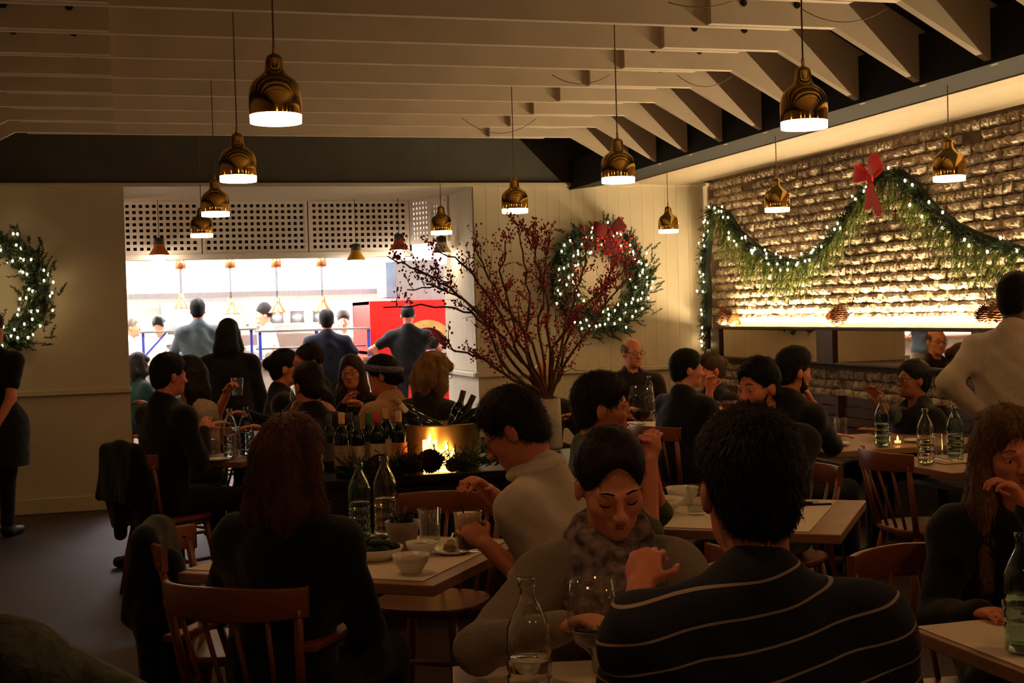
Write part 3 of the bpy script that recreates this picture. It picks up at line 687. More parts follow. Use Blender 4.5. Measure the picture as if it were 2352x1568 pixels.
# ================================================================== CHAIRS AND TABLES
CHW = M('chair_oak', (122, 66, 36), .38, var=.22, scale=5, stretch=(1, 1, .2))
TBW = M('table_oak', (150, 108, 76), .45, var=.2, scale=4, stretch=(.25, 1, 1))
PAPER = M('white_paper_mat', (226, 208, 190), .8, var=.03)
IRON = M('black_iron', (22, 20, 19), .5, .4)
def chair_proto(arms=False):
    # faces +Y; origin on the floor under the seat centre
    t = empty('windsor_chair', (0, 0, 0))
    n = 20; ring = []
    for k in range(n):
        a = 2*math.pi*k/n; ca, sa = math.cos(a), math.sin(a)
        e = 2/2.8; ring.append((.225*abs(ca)**e*(1 if ca > 0 else -1), .215*abs(sa)**e*(1 if sa > 0 else -1)))
    sb = MB().prism([(x*.93, y*.93) for x, y in ring], .425, .44, 'z').prism(ring, .44, .462, 'z')
    bevel(sb.build('seat', CHW, t), .006)
    for sx, sy in ((1, 1), (-1, 1), (1, -1), (-1, -1)):
        MB().tube([(sx*.15, sy*.14, .44), (sx*.175, sy*.175, .25), (sx*.205, sy*.215, 0)], [.018, .021, .013], 10).build('leg', CHW, t, True)
    for s in (1, -1): MB().tube([(s*.178, .18, .2), (s*.178, -.18, .2)], .011, 8).build('stretcher', CHW, t, True)
    MB().tube([(-.178, 0, .2), (.178, 0, .2)], .011, 8).build('stretcher', CHW, t, True)
    # curved top rail
    def arc(u): return Vector((.235*math.sin(u*1.05)/math.sin(1.05), -.305+.0+.105*(1-math.cos(u*1.05))/(1-math.cos(1.05))*.95, 0))
    vs, fs, N = [], [], 14
    for i in range(N+1):
        u = -1+2*i/N; c = arc(u); nrm = Vector((math.sin(u*.9), -math.cos(u*.9), 0)); h = .05-.008*abs(u)
        for (dn, dz) in ((-.009, -h), (.009, -h), (.011, h), (-.007, h)): vs.append(c+nrm*dn+Vector((0, 0, .805+dz)))
    for i in range(N):
        for k in range(4): fs.append((i*4+k, i*4+(k+1) % 4, i*4+4+(k+1) % 4, i*4+4+k))
    fs += [(0, 1, 2, 3), (N*4+3, N*4+2, N*4+1, N*4)]
    bevel(MB().poly(vs, fs).build('top_rail', CHW, t, True), .004)
    for u in (-.88, .88):
        c = arc(u); MB().tube([(c.x*.84, -.165, .44), (c.x, c.y, .79)], [.017, .013], 8).build('back_post', CHW, t, True)
    for u in (-.53, -.18, .18, .53):
        c = arc(u); MB().tube([(c.x*.8, -.185+.01*abs(u), .44), (c.x, c.y, .78)], [.0085, .0075], 8).build('spindle', CHW, t, True)
    if arms:
        for s in (1, -1):
            c = arc(.88*s)
            a = MB().prism([(0, -.028), (.1, -.024), (.32, -.034), (.34, 0), (.32, .034), (.1, .024), (0, .028)], .66, .683, 'z')
            a.v = [(c.x+s*.01+(-y), c.y+.02+x, z) for x, y, z in a.v]
            bevel(a.build('armrest', CHW, t), .006)
            MB().tube([(s*.19, .1, .45), (c.x+s*.01, c.y+.27, .665)], [.014, .012], 8).build('arm_support', CHW, t, True)
    return t
CP, AP = chair_proto(), chair_proto(True); _u0_ = {'c': False, 'a': False}
def yawv(deg): a = R_(deg); return Vector((math.sin(a), math.cos(a), 0))   # 0 = away (+Y), 90 = +X
def chair(x, y, yaw, label, arms=False):
    k = 'a' if arms else 'c'; pr = AP if arms else CP
    o = pr if not _u0_[k] else copy_tree(pr); _u0_[k] = True
    o.location = (x, y, 0); o.rotation_euler = (0, 0, -R_(yaw))
    return tag(o, label, 'chair', 'wooden spindle-back chairs')
def table(corners, label, mat=TBW, top=.75, foot=True):
    c = [Vector((x, y, 0)) for x, y in corners]; ctr = sum(c, Vector())/4
    t = empty('dining_table', (ctr.x, ctr.y, 0), 0, label, 'table', 'dining tables')
    L = [(p-ctr) for p in c]
    bevel(MB().prism([(p.x, p.y) for p in L], top-.036, top, 'z').build('tabletop', mat, t), .004)
    MB().tube([(0, 0, .02), (0, 0, top-.036)], .035, 12).build('pedestal', IRON, t, True)
    e = (L[1]-L[0]).normalized(); g = (L[2]-L[1]).normalized()
    for v in (e, g):
        w = Vector((-v.y, v.x, 0))*.03
        MB().prism([(p.x, p.y) for p in (v*.3-w, v*.3+w, -v*.3+w, -v*.3-w)], 0, .025, 'z').build('foot_bar', IRON, t)
        MB().prism([(p.x, p.y) for p in (v*.25-w, v*.25+w, -v*.25+w, -v*.25-w)], top-.05, top-.036, 'z').build('top_bracket', IRON, t)
    return t
def rect(A, e, L, g, W):
    A, e, g = Vector((*A, 0)), Vector((*e, 0)), Vector((*g, 0))
    return [(p.x, p.y) for p in (A, A+e*L, A+e*L+g*W, A+g*W)]
def paper(corners, label, z=.75):
    o = MB().prism(corners, z+.001, z+.0025, 'z').build('paper_mat', PAPER)
    return tag(o, label, 'placemat', 'white paper mats')
E1, G1 = (.8, -.6), (.55, .835)
E1 = (.8, -.6); G1 = (.6, .8)
table(rect((.14, 4.65), E1, .95, G1, .86), 'square oak table of the long-haired woman and the bespectacled man')
paper(rect((.17, 4.69), E1, .89, G1, .77), 'white paper on the table of the long-haired woman')
table(rect((.73, 3.13), (.974, -.225), 1.0, (-.225, -.974), .85), 'oak table between the scarf woman and the striped-sweater man')
paper(rect((.785, 3.105), (.974, -.225), .85, (-.225, -.974), .75), 'white paper on the scarf woman\'s table')
table(rect((1.85, 4.84), E1, .8, G1, .89), 'oak table with paper behind the striped-sweater man')
paper(rect((1.88, 4.86), E1, .67, G1, .82), 'white paper on the table behind the striped-sweater man')
table([(3.8, 6.8), (4.95, 6.8), (4.95, 7.65), (3.8, 7.65)], 'bare oak table with lit tealight beside the bench')
table([(3.86, 5.68), (4.95, 5.68), (4.95, 6.38), (3.86, 6.38)], 'oak table with napkin in front of the empty chair')
table([(1.93, 2.3), (2.75, 2.3), (2.75, 3.05), (1.93, 3.05)], 'pale-topped table in the bottom right corner')
paper([(1.95, 2.32), (2.73, 2.32), (2.73, 3.04), (1.95, 3.04)], 'white paper covering the bottom right table')
table(rect((.30, 8.35), E1, .42, G1, .6), 'table with two water bottles left of the console')
table(rect((3.35, 8.9), E1, .65, G1, .6), 'table of the bald man and the black-sweatered man')
paper(rect((3.38, 8.92), E1, .58, G1, .5), 'white paper on the bald man\'s table')
table(rect((.35, 10.0), E1, .6, G1, .6), 'back table near the kitchen opening among the seated guests')
table(rect((1.1, 9.2), E1, .6, G1, .6), 'back table behind the console where the blond woman sits')
chair(.40, 4.05, 37, 'wooden armchair in the foreground under the long-haired woman', True)
chair(.36, 4.80, 105, 'wooden chair with black coat at the left corner of the nearest table')
chair(1.14, 5.22, 217, 'empty orange-brown chair across the nearest table')
chair(3.88, 5.95, 90, 'empty wooden chair facing the napkin table at right')
chair(2.27, 3.30, 180, 'wooden chair back catching light beside the blond woman at right')
# ------------------------------------------------------------------ table ware
CLEARB = M('bottle_clear', (252, 254, 253), .03, trans=1, ior=1.42, var=.01)
TEALB = M('bottle_teal', (222, 246, 243), .03, trans=1, ior=1.42, var=.02)
WATER = M('water', (253, 254, 254), .0, trans=1, ior=1.33, var=.0); TWATER = thin_glass('glass_water', (236, 240, 238), .25)
def wbot_meshes():
    prof = [(0, .004), (.036, .004), (.043, .012), (.043, .03)]
    z = .03
    for i in range(4): prof += [(.0435, z+.006), (.04, z+.013), (.0435, z+.02), (.0435, z+.03)]; z += .032
    prof += [(.0435, .175), (.041, .195), (.034, .215), (.022, .24), (.0155, .255), (.0145, .272), (.018, .274), (.018, .288), (.014, .289)]
    outer = MB().lathe(prof, 28)
    inner = [(max(0, r-.0025), zz+(.003 if i < 3 else 0)) for i, (r, zz) in enumerate(prof)]
    ob = MB(); ob.lathe(prof, 28); ob.lathe(inner[::-1], 28)
    wat = MB().lathe([(0, .009)]+[(r-.004, zz) for r, zz in prof[2:18]]+[(0, prof[17][1])], 24)
    return ob.mesh('bottle_glass', True), wat.mesh('bottle_water', True)
WBG, WBW = wbot_meshes(); WBT = WBG.copy()
def water_bottle(p, label, teal=False, sc=1.0, water=True):
    t = empty('water_bottle', p, 0, label, 'bottle', 'ribbed glass water bottles')
    linkmesh('glass', WBT if teal else WBG, TEALB if teal else CLEARB, t)
    if water: linkmesh('water', WBW, WATER, t)
    t.scale = (sc, sc, sc); return t
TUM = MB(); TUM.lathe([(0, .002), (.029, .002), (.031, .006), (.037, .105), (.0355, .106), (.029, .012), (0, .011)], 24); TUMm = TUM.mesh('tumbler', True)
def tumbler(p, label, liquid=None, fill=.06, sc=1.0):
    t = empty('tumbler', p, 0, label, 'glass', 'clear drinking glasses')
    linkmesh('glass', TUMm, GLASS, t)
    if fill: MB().lathe([(0, .0125), (.0283, .0125), (.0283+.0065*fill/.1, .012+fill), (0, .012+fill)], 20).build('drink', liquid or TWATER, t, True)
    t.scale = (sc, sc, sc); return t
WINE = M('red_wine', (60, 6, 12), .05, trans=.4, ior=1.34)
def wine_glass(p, label, sc=1.0, tilt=None, fill=.03, liquid=None):
    t = empty('wine_glass', p, 0, label, 'wine glass', 'wine glasses')
    MB().lathe([(0, .0), (.036, .001), (.034, .004), (.006, .008), (.004, .02), (.004, .085), (.008, .092), (.03, .11), (.043, .14), (.043, .165), (.035, .215), (.034, .215), (.0415, .165), (.0415, .14), (.029, .113), (0, .097)], 28).build('glass', GLASS, t, True)
    if fill: MB().lathe([(0, .099), (.0275, .114), (.0395, .139), (.0405, .11+fill), (0, .11+fill)], 24).build('wine', liquid or WINE, t, True)
    t.scale = (sc, sc, sc)
    if tilt: t.rotation_euler = tilt
    return t
def bowl(p, label, r=.08, h=.06, food=None, mat=None):
    t = empty('bowl', p, 0, label, 'bowl', 'bowls on the tables')
    MB().lathe([(0, 0), (r*.5, 0), (r*.55, .006), (r*.9, h*.6), (r, h), (r*.97, h), (r*.86, h*.6), (r*.5, .012), (0, .01)], 28).build('body', mat or PWHITE, t, True)
    if food: MB().lathe([(0, h*.86), (r*.5, h*.84), (r*.9, h*.7), (r*.5, h*.3), (0, .012)], 20).build('food', food, t, True)
    return t
def plate(p, label, r=.11, food=None):
    t = empty('plate', p, 0, label, 'plate', 'plates on the tables')
    MB().lathe([(0, 0), (r*.6, 0), (r*.7, .004), (r, .014), (r*.99, .016), (r*.68, .008), (0, .006)], 32).build('dish', PWHITE, t, True)
    if food:
        mb = MB()
        for i in range(16): mb.ball((random.gauss(0, r*.3), random.gauss(0, r*.3), .018+random.uniform(0, .015)), (random.uniform(.01, .03), random.uniform(.01, .025), random.uniform(.006, .014)), 7, 5)
        o = mb.build('food', food, t, True); o['kind'] = 'stuff'
    return t
def onT(x, y, z=.753): return PZ(x, y, z)
GREENS = M('dark_leafy_greens', (24, 44, 20), .6, var=.5, scale=40)
SALAD = M('mixed_salad', (150, 130, 70), .6, var=.5, scale=40)
STEW = M('orange_dip', (186, 110, 64), .6, var=.3, scale=40)
water_bottle(onT(828, 1235), 'teal water bottle beside the long-haired woman\'s shoulder', True)
water_bottle(onT(887, 1232), 'clear water bottle between the teal bottle and the herb pot', sc=1.07)
tumbler(onT(988, 1248), 'half-full water glass on the nearest left table', sc=1.22)
hp = empty('herb_pot', onT(926, 1262), 0, 'ribbed glass pot with green herbs', 'plant')
rb = MB(); prof = [(.042, 0), (.062, .105)]
vs, fs = [], []
for j, (r, z) in enumerate([(.0, 0), (.042, 0), (.052, .05), (.062, .105), (.056, .105), (.046, .02), (0, .02)]):
    for k_ in range(48): a = 2*math.pi*k_/48; q = r*(1+(.03 if k_ % 2 and 0 < j < 4 else 0)); vs.append((q*math.cos(a), q*math.sin(a), z))
for j in range(6):
    for k_ in range(48): fs.append((j*48+k_, j*48+(k_+1) % 48, j*48+48+(k_+1) % 48, j*48+48+k_))
rb.poly(vs, fs).build('ribbed_pot', M('frosted_pot', (150, 130, 112), .35, trans=.3), hp, True)
mb = MB()
for i in range(40): sprig(mb, (random.gauss(0, .02), random.gauss(0, .02), .09), (random.uniform(-1, 1), random.uniform(-1, 1), 1.2), random.uniform(.03, .06), 6, .02)
o = mb.build('herbs', GREENS, hp); o['kind'] = 'stuff'
bowl(onT(945, 1316), 'small white bowl with orange dip at the table edge', .062, .062, STEW)
bowl(onT(968, 1276), 'white bowl behind the orange dip bowl', .055, .05, SALAD)
plate(onT(1040, 1270), 'small plate with salad and fork beside the drink', .075, SALAD)
o = bowl(onT(862, 1285), 'wide shallow bowl of dark greens beside the long-haired woman', .1, .045, GREENS)
mb = MB()
for i in range(26):
    a = random.uniform(0, 6.28); r = random.uniform(0, .075)
    mb.ball((r*math.cos(a), r*math.sin(a), .045+random.uniform(-.005, .03)), (random.uniform(.012, .03), random.uniform(.012, .03), random.uniform(.008, .016)), 6, 5)
g = mb.build('leaves', GREENS, o, True); g['kind'] = 'stuff'
fk = empty('fork', onT(1036, 1260)+Vector((0, 0, .028)), 0, 'steel fork resting on the small salad plate', 'fork')
MB().tube([(-.02, -.06, 0), (.0, .0, .004), (.03, .09, .012)], [.004, .003, .004], 6).build('handle', STEEL, fk, True); MB().box((-.035, -.1, -.002), (-.012, -.055, .001)).build('tines', STEEL, fk)
water_bottle(PZ(1220, 1672, .753), 'clear water bottle in the bottom centre before the scarf woman', sc=1.06)
wine_glass(PZ(1366, 1622, .753), 'wine glass with red wine before the scarf woman', 1.27, fill=.022)
tumbler(PZ(1392, 1545, .753), 'pale milky glass behind the front wine glass', M('milk_glass', (220, 190, 150), .5), .075)
bowl(onT(1510, 1178), 'wide cream serving bowl behind the scarf woman\'s head', .11, .06, SALAD)
tumbler(onT(1600, 1182), 'water glass beside the wide cream bowl', sc=1.15, fill=.02)
bowl(onT(1568, 1158), 'cream bowl behind the clasped hands', .07, .075)
ph = bevel(MB().box((-.035, -.07, 0), (.035, .07, .008)).build('phone', M('black_phone_glass', (14, 15, 20), .1)), .003)
ph.location = onT(1868, 1158); ph.rotation_euler = (0, 0, 1.35); tag(ph, 'black phone lying on the white paper at right', 'phone')
# table with tealight
water_bottle(onT(2027, 1026), 'teal water bottle left of the tealight', True)
water_bottle(PZ(2127, 1066, .753), 'clear water bottle between the tealight and the right teal bottle')
water_bottle(PZ(2195, 1056, .753), 'teal water bottle nearest the blond woman\'s hair', True)
tumbler(onT(1932, 1003), 'tall empty glass near the wall side of the tealight table', fill=.035, sc=1.15)
tumbler(onT(1908, 1006), 'patterned short glass beside the tall empty glass', fill=0, sc=.95)
plate(onT(1918, 1022), 'small white plate near the man with hand on chin', .085)
plate(onT(2100, 1014), 'small dark plate edge behind the tealight', .07)
tumbler(PZ(2165, 1050, .753), 'short glass between the two right water bottles', fill=.02, sc=1.2)
tl = empty('tealight', onT(2062, 1020), 0, 'tealight candle burning in a clear glass cup', 'candle')
MB().lathe([(0, .002), (.03, .002), (.042, .05), (.04, .05), (.028, .006), (0, .006)], 22).build('glass_cup', GLASS, tl, True)
MB().lathe([(0, .008), (.019, .008), (.019, .022), (0, .022)], 16).build('wax', M('tealight_wax', (250, 225, 190), .6, emit=2, ecol=(255, 180, 100)), tl, True)
MB().lathe([(0, .022), (.006, .03), (.004, .042), (0, .052)], 8).build('flame', MATS['flame'], tl, True)
nk = empty('folded_napkin', PZ(2172, 1060, .752), 0, 'folded white napkin with cutlery by the empty chair', 'napkin')
bevel(MB().box((-.07, -.1, 0), (.07, .1, .006)).build('cloth', PAPER, nk), .002); MB().box((-.05, -.09, .006), (.05, .085, .012)).build('top_fold', PAPER, nk)
MB().tube([(-.02, -.09, .016), (.01, .1, .016)], .003, 6).build('knife', STEEL, nk)
water_bottle(PZ(2352, 1500, .753), 'teal bottle cut by the right picture edge', True)
tumbler(PZ(2338, 1478, .753), 'glass beside the bottle at the right picture edge', fill=.03)
# left mid table
water_bottle(onT(530, 1052), 'clear water bottle on the left middle table', sc=1.05)
water_bottle(onT(568, 1046), 'teal water bottle on the left middle table', True, 1.05)
tumbler(onT(548, 1040), 'glass between the two bottles on the left middle table')
tumbler(onT(490, 1046), 'glass on the left middle table beside the man in black', fill=.03)
plate(onT(500, 1058), 'small plate near the man in black on the left middle table', .08)
water_bottle(onT(1492, 950), 'clear bottle on the bald man\'s table', sc=1.05)
plate(onT(1455, 975), 'white plate on the bald man\'s table', .1)
tumbler(onT(793, 925), 'tall glass among the back tables', fill=.03)
water_bottle(onT(800, 932), 'clear bottle in front of the long-haired woman with glasses', sc=1.1)
# ================================================================== PEOPLE (signed-distance bodies meshed with surface nets)
class Field:
    def __init__(s, lo, hi, h):
        s.h = h; s.lo = np.array(lo, np.float32)-3*h
        s.n = np.ceil((np.array(hi)-s.lo)/h).astype(int)+4
        s.F = np.full(s.n, 1.0, np.float32)
        s.ax = [s.lo[i]+h*np.arange(s.n[i], dtype=np.float32) for i in range(3)]
    def box(s, lo, hi):
        a = np.maximum(np.floor((np.array(lo)-s.lo)/s.h).astype(int), 0); b = np.minimum(np.ceil((np.array(hi)-s.lo)/s.h).astype(int)+1, s.n)
        if np.any(b <= a): return None
        sl = tuple(slice(int(a[i]), int(b[i])) for i in range(3))
        X, Y, Z = s.ax[0][sl[0]][:, None, None], s.ax[1][sl[1]][None, :, None], s.ax[2][sl[2]][None, None, :]
        return sl, X, Y, Z
    def put(s, sl, d, k, sub):
        o = s.F[sl]
        if sub:
            h = np.maximum(k-np.abs(o+d), 0)/k; s.F[sl] = np.maximum(o, -d)+h*h*k*.25
        else:
            h = np.maximum(k-np.abs(o-d), 0)/k; s.F[sl] = np.minimum(o, d)-h*h*k*.25
    def cone(s, a, b, ra, rb, k=.02, sub=False):
        a, b = np.array(a, np.float32), np.array(b, np.float32); m = max(ra, rb)+k+3*s.h
        q = s.box(np.minimum(a, b)-m, np.maximum(a, b)+m)
        if q is None: return
        sl, X, Y, Z = q; ab = b-a; L = float(ab@ab)+1e-12
        t = np.clip(((X-a[0])*ab[0]+(Y-a[1])*ab[1]+(Z-a[2])*ab[2])/L, 0, 1)
        d = np.sqrt((X-a[0]-t*ab[0])**2+(Y-a[1]-t*ab[1])**2+(Z-a[2]-t*ab[2])**2)-(ra+(rb-ra)*t)
        s.put(sl, d, k, sub)
    def ell(s, c, A, r, k=.02, sub=False):
        # A: 3 axis vectors (rows), r radii
        c = np.array(c, np.float32); A = np.array(A, np.float32); r = np.array(r, np.float32)
        m = np.sqrt(((A.T*r)**2).sum(1))+k+3*s.h
        q = s.box(c-m, c+m)
        if q is None: return
        sl, X, Y, Z = q; P = [(X-c[0])*A[i][0]+(Y-c[1])*A[i][1]+(Z-c[2])*A[i][2] for i in range(3)]
        k0 = np.sqrt(sum((P[i]/r[i])**2 for i in range(3))); k1 = np.sqrt(sum((P[i]/r[i]**2)**2 for i in range(3)))+1e-6
        s.put(sl, k0*(k0-1)/k1, k, sub)
    def mesh(s):
        F = s.F; ins = F < 0; n = s.n
        c = [ins[i:n[0]-1+i, j:n[1]-1+j, l:n[2]-1+l] for i in (0, 1) for j in (0, 1) for l in (0, 1)]
        cnt = sum(x.astype(np.int8) for x in c); act = (cnt > 0) & (cnt < 8)
        I = np.argwhere(act); idx = np.full(act.shape, -1, np.int32); idx[act] = np.arange(len(I))
        acc = np.zeros((len(I), 3), np.float32); num = np.zeros(len(I), np.float32)
        cor = [np.array((i, j, l)) for i in (0, 1) for j in (0, 1) for l in (0, 1)]
        val = [F[I[:, 0]+q[0], I[:, 1]+q[1], I[:, 2]+q[2]] for q in cor]
        for a in range(8):
            for b in range(a+1, 8):
                if np.abs(cor[a]-cor[b]).sum() != 1: continue
                va, vb = val[a], val[b]; m = (va < 0) != (vb < 0)
                t = np.where(m, va/(va-vb+1e-12), 0)[:, None]
                acc += np.where(m[:, None], cor[a]+(cor[b]-cor[a])*t, 0); num += m
        V = (I+acc/num[:, None])*s.h+s.lo
        Q = []
        for ax in range(3):
            u, v = (ax+1) % 3, (ax+2) % 3
            e = np.zeros(3, int); e[ax] = 1
            A = ins[:n[0]-e[0], :n[1]-e[1], :n[2]-e[2]]; B = ins[e[0]:, e[1]:, e[2]:]
            E = np.argwhere(A != B)
            E = E[(E[:, u] > 0) & (E[:, v] > 0) & (E[:, u] < n[u]-1) & (E[:, v] < n[v]-1)]
            fl = A[E[:, 0], E[:, 1], E[:, 2]]
            du = np.zeros(3, int); du[u] = 1; dv = np.zeros(3, int); dv[v] = 1
            g = lambda w: idx[w[:, 0], w[:, 1], w[:, 2]]
            q = np.stack([g(E-du-dv), g(E-dv), g(E), g(E-du)], 1)
            q[~fl] = q[~fl][:, ::-1]; Q.append(q)
        return V, np.concatenate(Q)
def np_mesh(name, V, Q, mat, parent, origin, relax=0):
    V = V-np.array(origin, np.float32)
    me = bpy.data.meshes.new(name); nv, nq = len(V), len(Q)
    me.vertices.add(nv); me.vertices.foreach_set('co', np.ascontiguousarray(V, np.float32).ravel())
    me.loops.add(nq*4); me.loops.foreach_set('vertex_index', np.ascontiguousarray(Q, np.int32).ravel())
    me.polygons.add(nq); me.polygons.foreach_set('loop_start', np.arange(0, nq*4, 4, dtype=np.int32))
    me.polygons.foreach_set('loop_total', np.full(nq, 4, np.int32)); me.update(calc_edges=True); me.validate()
    me.shade_smooth()
    return linkmesh(name, me, mat, parent)
def cloth(name, col, **k):
    kw = dict(rough=.9, var=.2, scale=60, bump=.25, sheen=.15, spec=.2); kw.update(k); return M(name, col, **kw)
SKIN = {}
def skin(col):
    if col not in SKIN: SKIN[col] = M('skin_%d_%d_%d' % col, col, .5, var=.07, scale=22, spec=.4)
    return SKIN[col]
def hairm(name, col): return M('hair_'+name, col, .62, var=.5, scale=26, bump=.6, stretch=(1, 1, .18), spec=.25)
HB = hairm('black', (16, 13, 12)); HD = hairm('dark_brown', (34, 24, 18)); HM = hairm('mid_brown', (64, 42, 27)); HL = hairm('blond', (150, 112, 66)); HG = hairm('grey', (112, 100, 86)); HDB = hairm('dark_blond', (104, 72, 42))
FS, FL_ = (214, 132, 102), (226, 152, 122)
def person(label, head, yaw, hyaw=None, hp=0, hr=0, pose='sit', lean=.06, hands=None, top=None, sleeve=1.0, trous=None, hair=('short', HB), sk=FS, h=.010, face=True, wide=1.0, twist=0, glasses=None, beard=None, hip=None, elb=None, curl=(.5, .5), extras=(), side=0, shoes=True, neck=True, group=None, legs=True, knee=.42, eyes='open', strands=1800, palm=None, brow=1.0, nochair=False, chairlab=None):
    """head: world position of the head centre; yaw: body heading (0 away, 90 right, 180 to camera); hp: nod down."""
    hands = hands or {}; elb = elb or {}
    Hc = Vector(head); hyaw = yaw if hyaw is None else hyaw
    Fb, Rb, U = yawv(yaw), yawv(yaw+90), Vector((0, 0, 1))
    # head axes
    f = yawv(hyaw); r = yawv(hyaw+90); a = R_(hp); f, u = f*math.cos(a)-U*math.sin(a), U*math.cos(a)+f*math.sin(a)
    a = R_(hr); r, u = r*math.cos(a)-u*math.sin(a), u*math.cos(a)+r*math.sin(a)
    hA = [r, f, u]
    def HP(x, y, z): return Hc+r*x+f*y+u*z
    hipz = hip if hip is not None else (.56 if pose == 'sit' else .93)
    N = Hc - u*.10 - U*.085 - Fb*.028                     # base of neck
    Pv = Vector((N.x, N.y, 0))-Fb*lean+Rb*side; Pv.z = hipz
    Ts = yawv(yaw+twist+90)                               # shoulder line
    tu = (N-Pv).normalized(); tf = tu.cross(Rb).normalized()*-1
    tf = Rb.cross(tu)*-1
    if tf.dot(Fb) < 0: tf = -tf
    TA = [Rb, tf, tu]
    sw = .172*wide; drop = -.055
    SH = {s: N+Ts*sw*sg+U*drop+Fb*.005 for s, sg in (('L', -1), ('R', 1))}
    EL, WR = {}, {}
    for s, sg in (('L', -1), ('R', 1)):
        if s in hands: T = Vector(hands[s])
        elif pose == 'sit': T = Vector((N.x, N.y, 0))+Fb*.36+Rb*.16*sg; T.z = .80
        else: T = SH[s]+Rb*sg*.06-U*.53+Fb*.06
        S = SH[s]; L1, L2 = .285, .255; d = T-S; D = d.length
        if D > L1+L2-.01: L1 *= (D+.01)/(L1+L2); L2 = D+.01-L1
        dn = d.normalized(); x = (D*D+L1*L1-L2*L2)/(2*D); y = math.sqrt(max(L1*L1-x*x, 0))
        hint = Vector(elb.get(s, Rb*sg*.5-U*1.0-Fb*.15)); hint = hint-dn*hint.dot(dn)
        EL[s] = S+dn*x+hint.normalized()*y; WR[s] = T
    org = Vector((Pv.x, Pv.y, 0))
    t = empty('person', org, 0, label, 'person', group)
    # ---------------- bounds
    pts = [Hc, N, Pv]+list(SH.values())+list(EL.values())+list(WR.values())
    lo = Vector([min(p[i] for p in pts)-.2 for i in range(3)]); hi = Vector([max(p[i] for p in pts)+.2 for i in range(3)])
    # ---------------- body (skin): head, neck, torso core, arms, hands
    B = Field(lo, hi, h)
    B.ell(HP(0, -.014, .030), hA, (.074, .094, .087))
    B.ell(HP(0, .030, -.030), hA, (.062, .062, .086), .03)
    B.ell(HP(0, .036, -.080), hA, (.049, .050, .036), .025)
    B.ell(HP(0, .076, -.098), hA, (.020, .017, .016), .02)
    for s in (-1, 1):
        B.ell(HP(.078*s, -.006, -.012), hA, (.010, .019, .032), .006)
        if face:
            B.ell(HP(.040*s, .062, -.026), hA, (.024, .022, .022), .02)
            B.ell(HP(.031*s, .103, .000), hA, (.017, .016, .012), .014, True)
            B.ell(HP(.031*s, .0765, -.002), hA, ((.0145, .0135, .0128) if eyes == 'closed' else (.0135, .0115, .0125)), .004)
            if eyes == 'open': B.ell(HP(.031*s, .0782, .0052), hA, (.0146, .0134, .0086), .003)
            B.ell(HP(.011*s, .104, -.037), hA, (.009, .011, .008), .008)
            B.cone(HP(.014*s, .091, .016), HP(.044*s, .076, .014), .0085, .007, .012)
    if face:
        B.cone(HP(0, .090, .008), HP(0, .113, -.032), .0065, .0100, .014)
        B.cone(HP(-.017, .085, -.062), HP(.017, .085, -.062), .007, .007, .01)
        B.cone(HP(-.014, .0845, -.073), HP(.014, .0845, -.073), .0075, .0075, .01)
    B.cone(HP(0, -.030, -.05), N+Fb*.0, .051*(.9+.1*wide), .054*(.9+.1*wide), .03)
    B.cone(N-U*.06, Pv.lerp(N, .3), .06, .09, .03)
    for s, sg in (('L', -1), ('R', 1)):
        B.cone(N-U*.05, SH[s]-U*.01, .035, .045, .02); B.cone(SH[s], EL[s], .050, .040, .02); B.cone(EL[s], WR[s], .040, .027, .02)
        d = (WR[s]-EL[s]).normalized(); pn = Vector((palm or {}).get(s, U*-1)); pn = (pn-d*pn.dot(d))
        pn = pn.normalized() if pn.length > .2 else -Fb
        sd = d.cross(pn).normalized(); inn = sd if sd.dot(Rb)*sg < 0 else -sd
        c_ = curl[0 if s == 'L' else 1]; W = WR[s]; fr = max(.0078, h*.8)
        B.ell(W+d*.05, [sd, d, pn], (.038, .052, .017), .014)
        for i in range(4):
            b = W+d*(.088-.004*abs(i-1.2))+inn*(.028-.0187*i); dd, L = d, (.038, .042, .040, .031)[i]
            for q, l in enumerate((L, L*.62, L*.5)):
                an = c_*(.75 if q else .6); dd = (dd*math.cos(an)+pn*math.sin(an)).normalized() if q == 0 else (dd*math.cos(an)+(pn-dd*pn.dot(dd)).normalized()*math.sin(an)).normalized()
                e = b+dd*l; B.cone(b, e, fr*(1-.08*q), fr*(.93-.08*q), .004); b = e
        b = W+d*.028+inn*.030; m = b+(d*.6+inn*.62+pn*.35).normalized()*.042; B.cone(b, m, fr*1.25, fr*1.05, .008)
        B.cone(m, m+(d*.9+inn*.1+pn*.45).normalized()*.03, fr*1.05, fr*.9, .005)
    V, Q = B.mesh(); np_mesh('body', V, Q, skin(sk), t, org)
    # ---------------- garment on the torso and arms
    if top is not None:
        lo2 = Vector([min(p[i] for p in [N, Pv]+list(SH.values())+list(EL.values())+list(WR.values()))-.24 for i in range(3)]); lo2.z = max(lo2.z, .02)
        hi2 = Vector([max(p[i] for p in [N, Pv]+list(SH.values())+list(EL.values())+list(WR.values()))+.24 for i in range(3)])
        C = Field(lo2, hi2, max(h, .008))
        C.ell(Pv+U*.03, TA, (.175*wide, .135, .13), .05)
        C.ell(Pv.lerp(N, .36), TA, (.155*wide, .122, .16), .08)
        C.ell(Pv.lerp(N, .68)+tf*.005, TA, (.172*wide, .122, .17), .08)
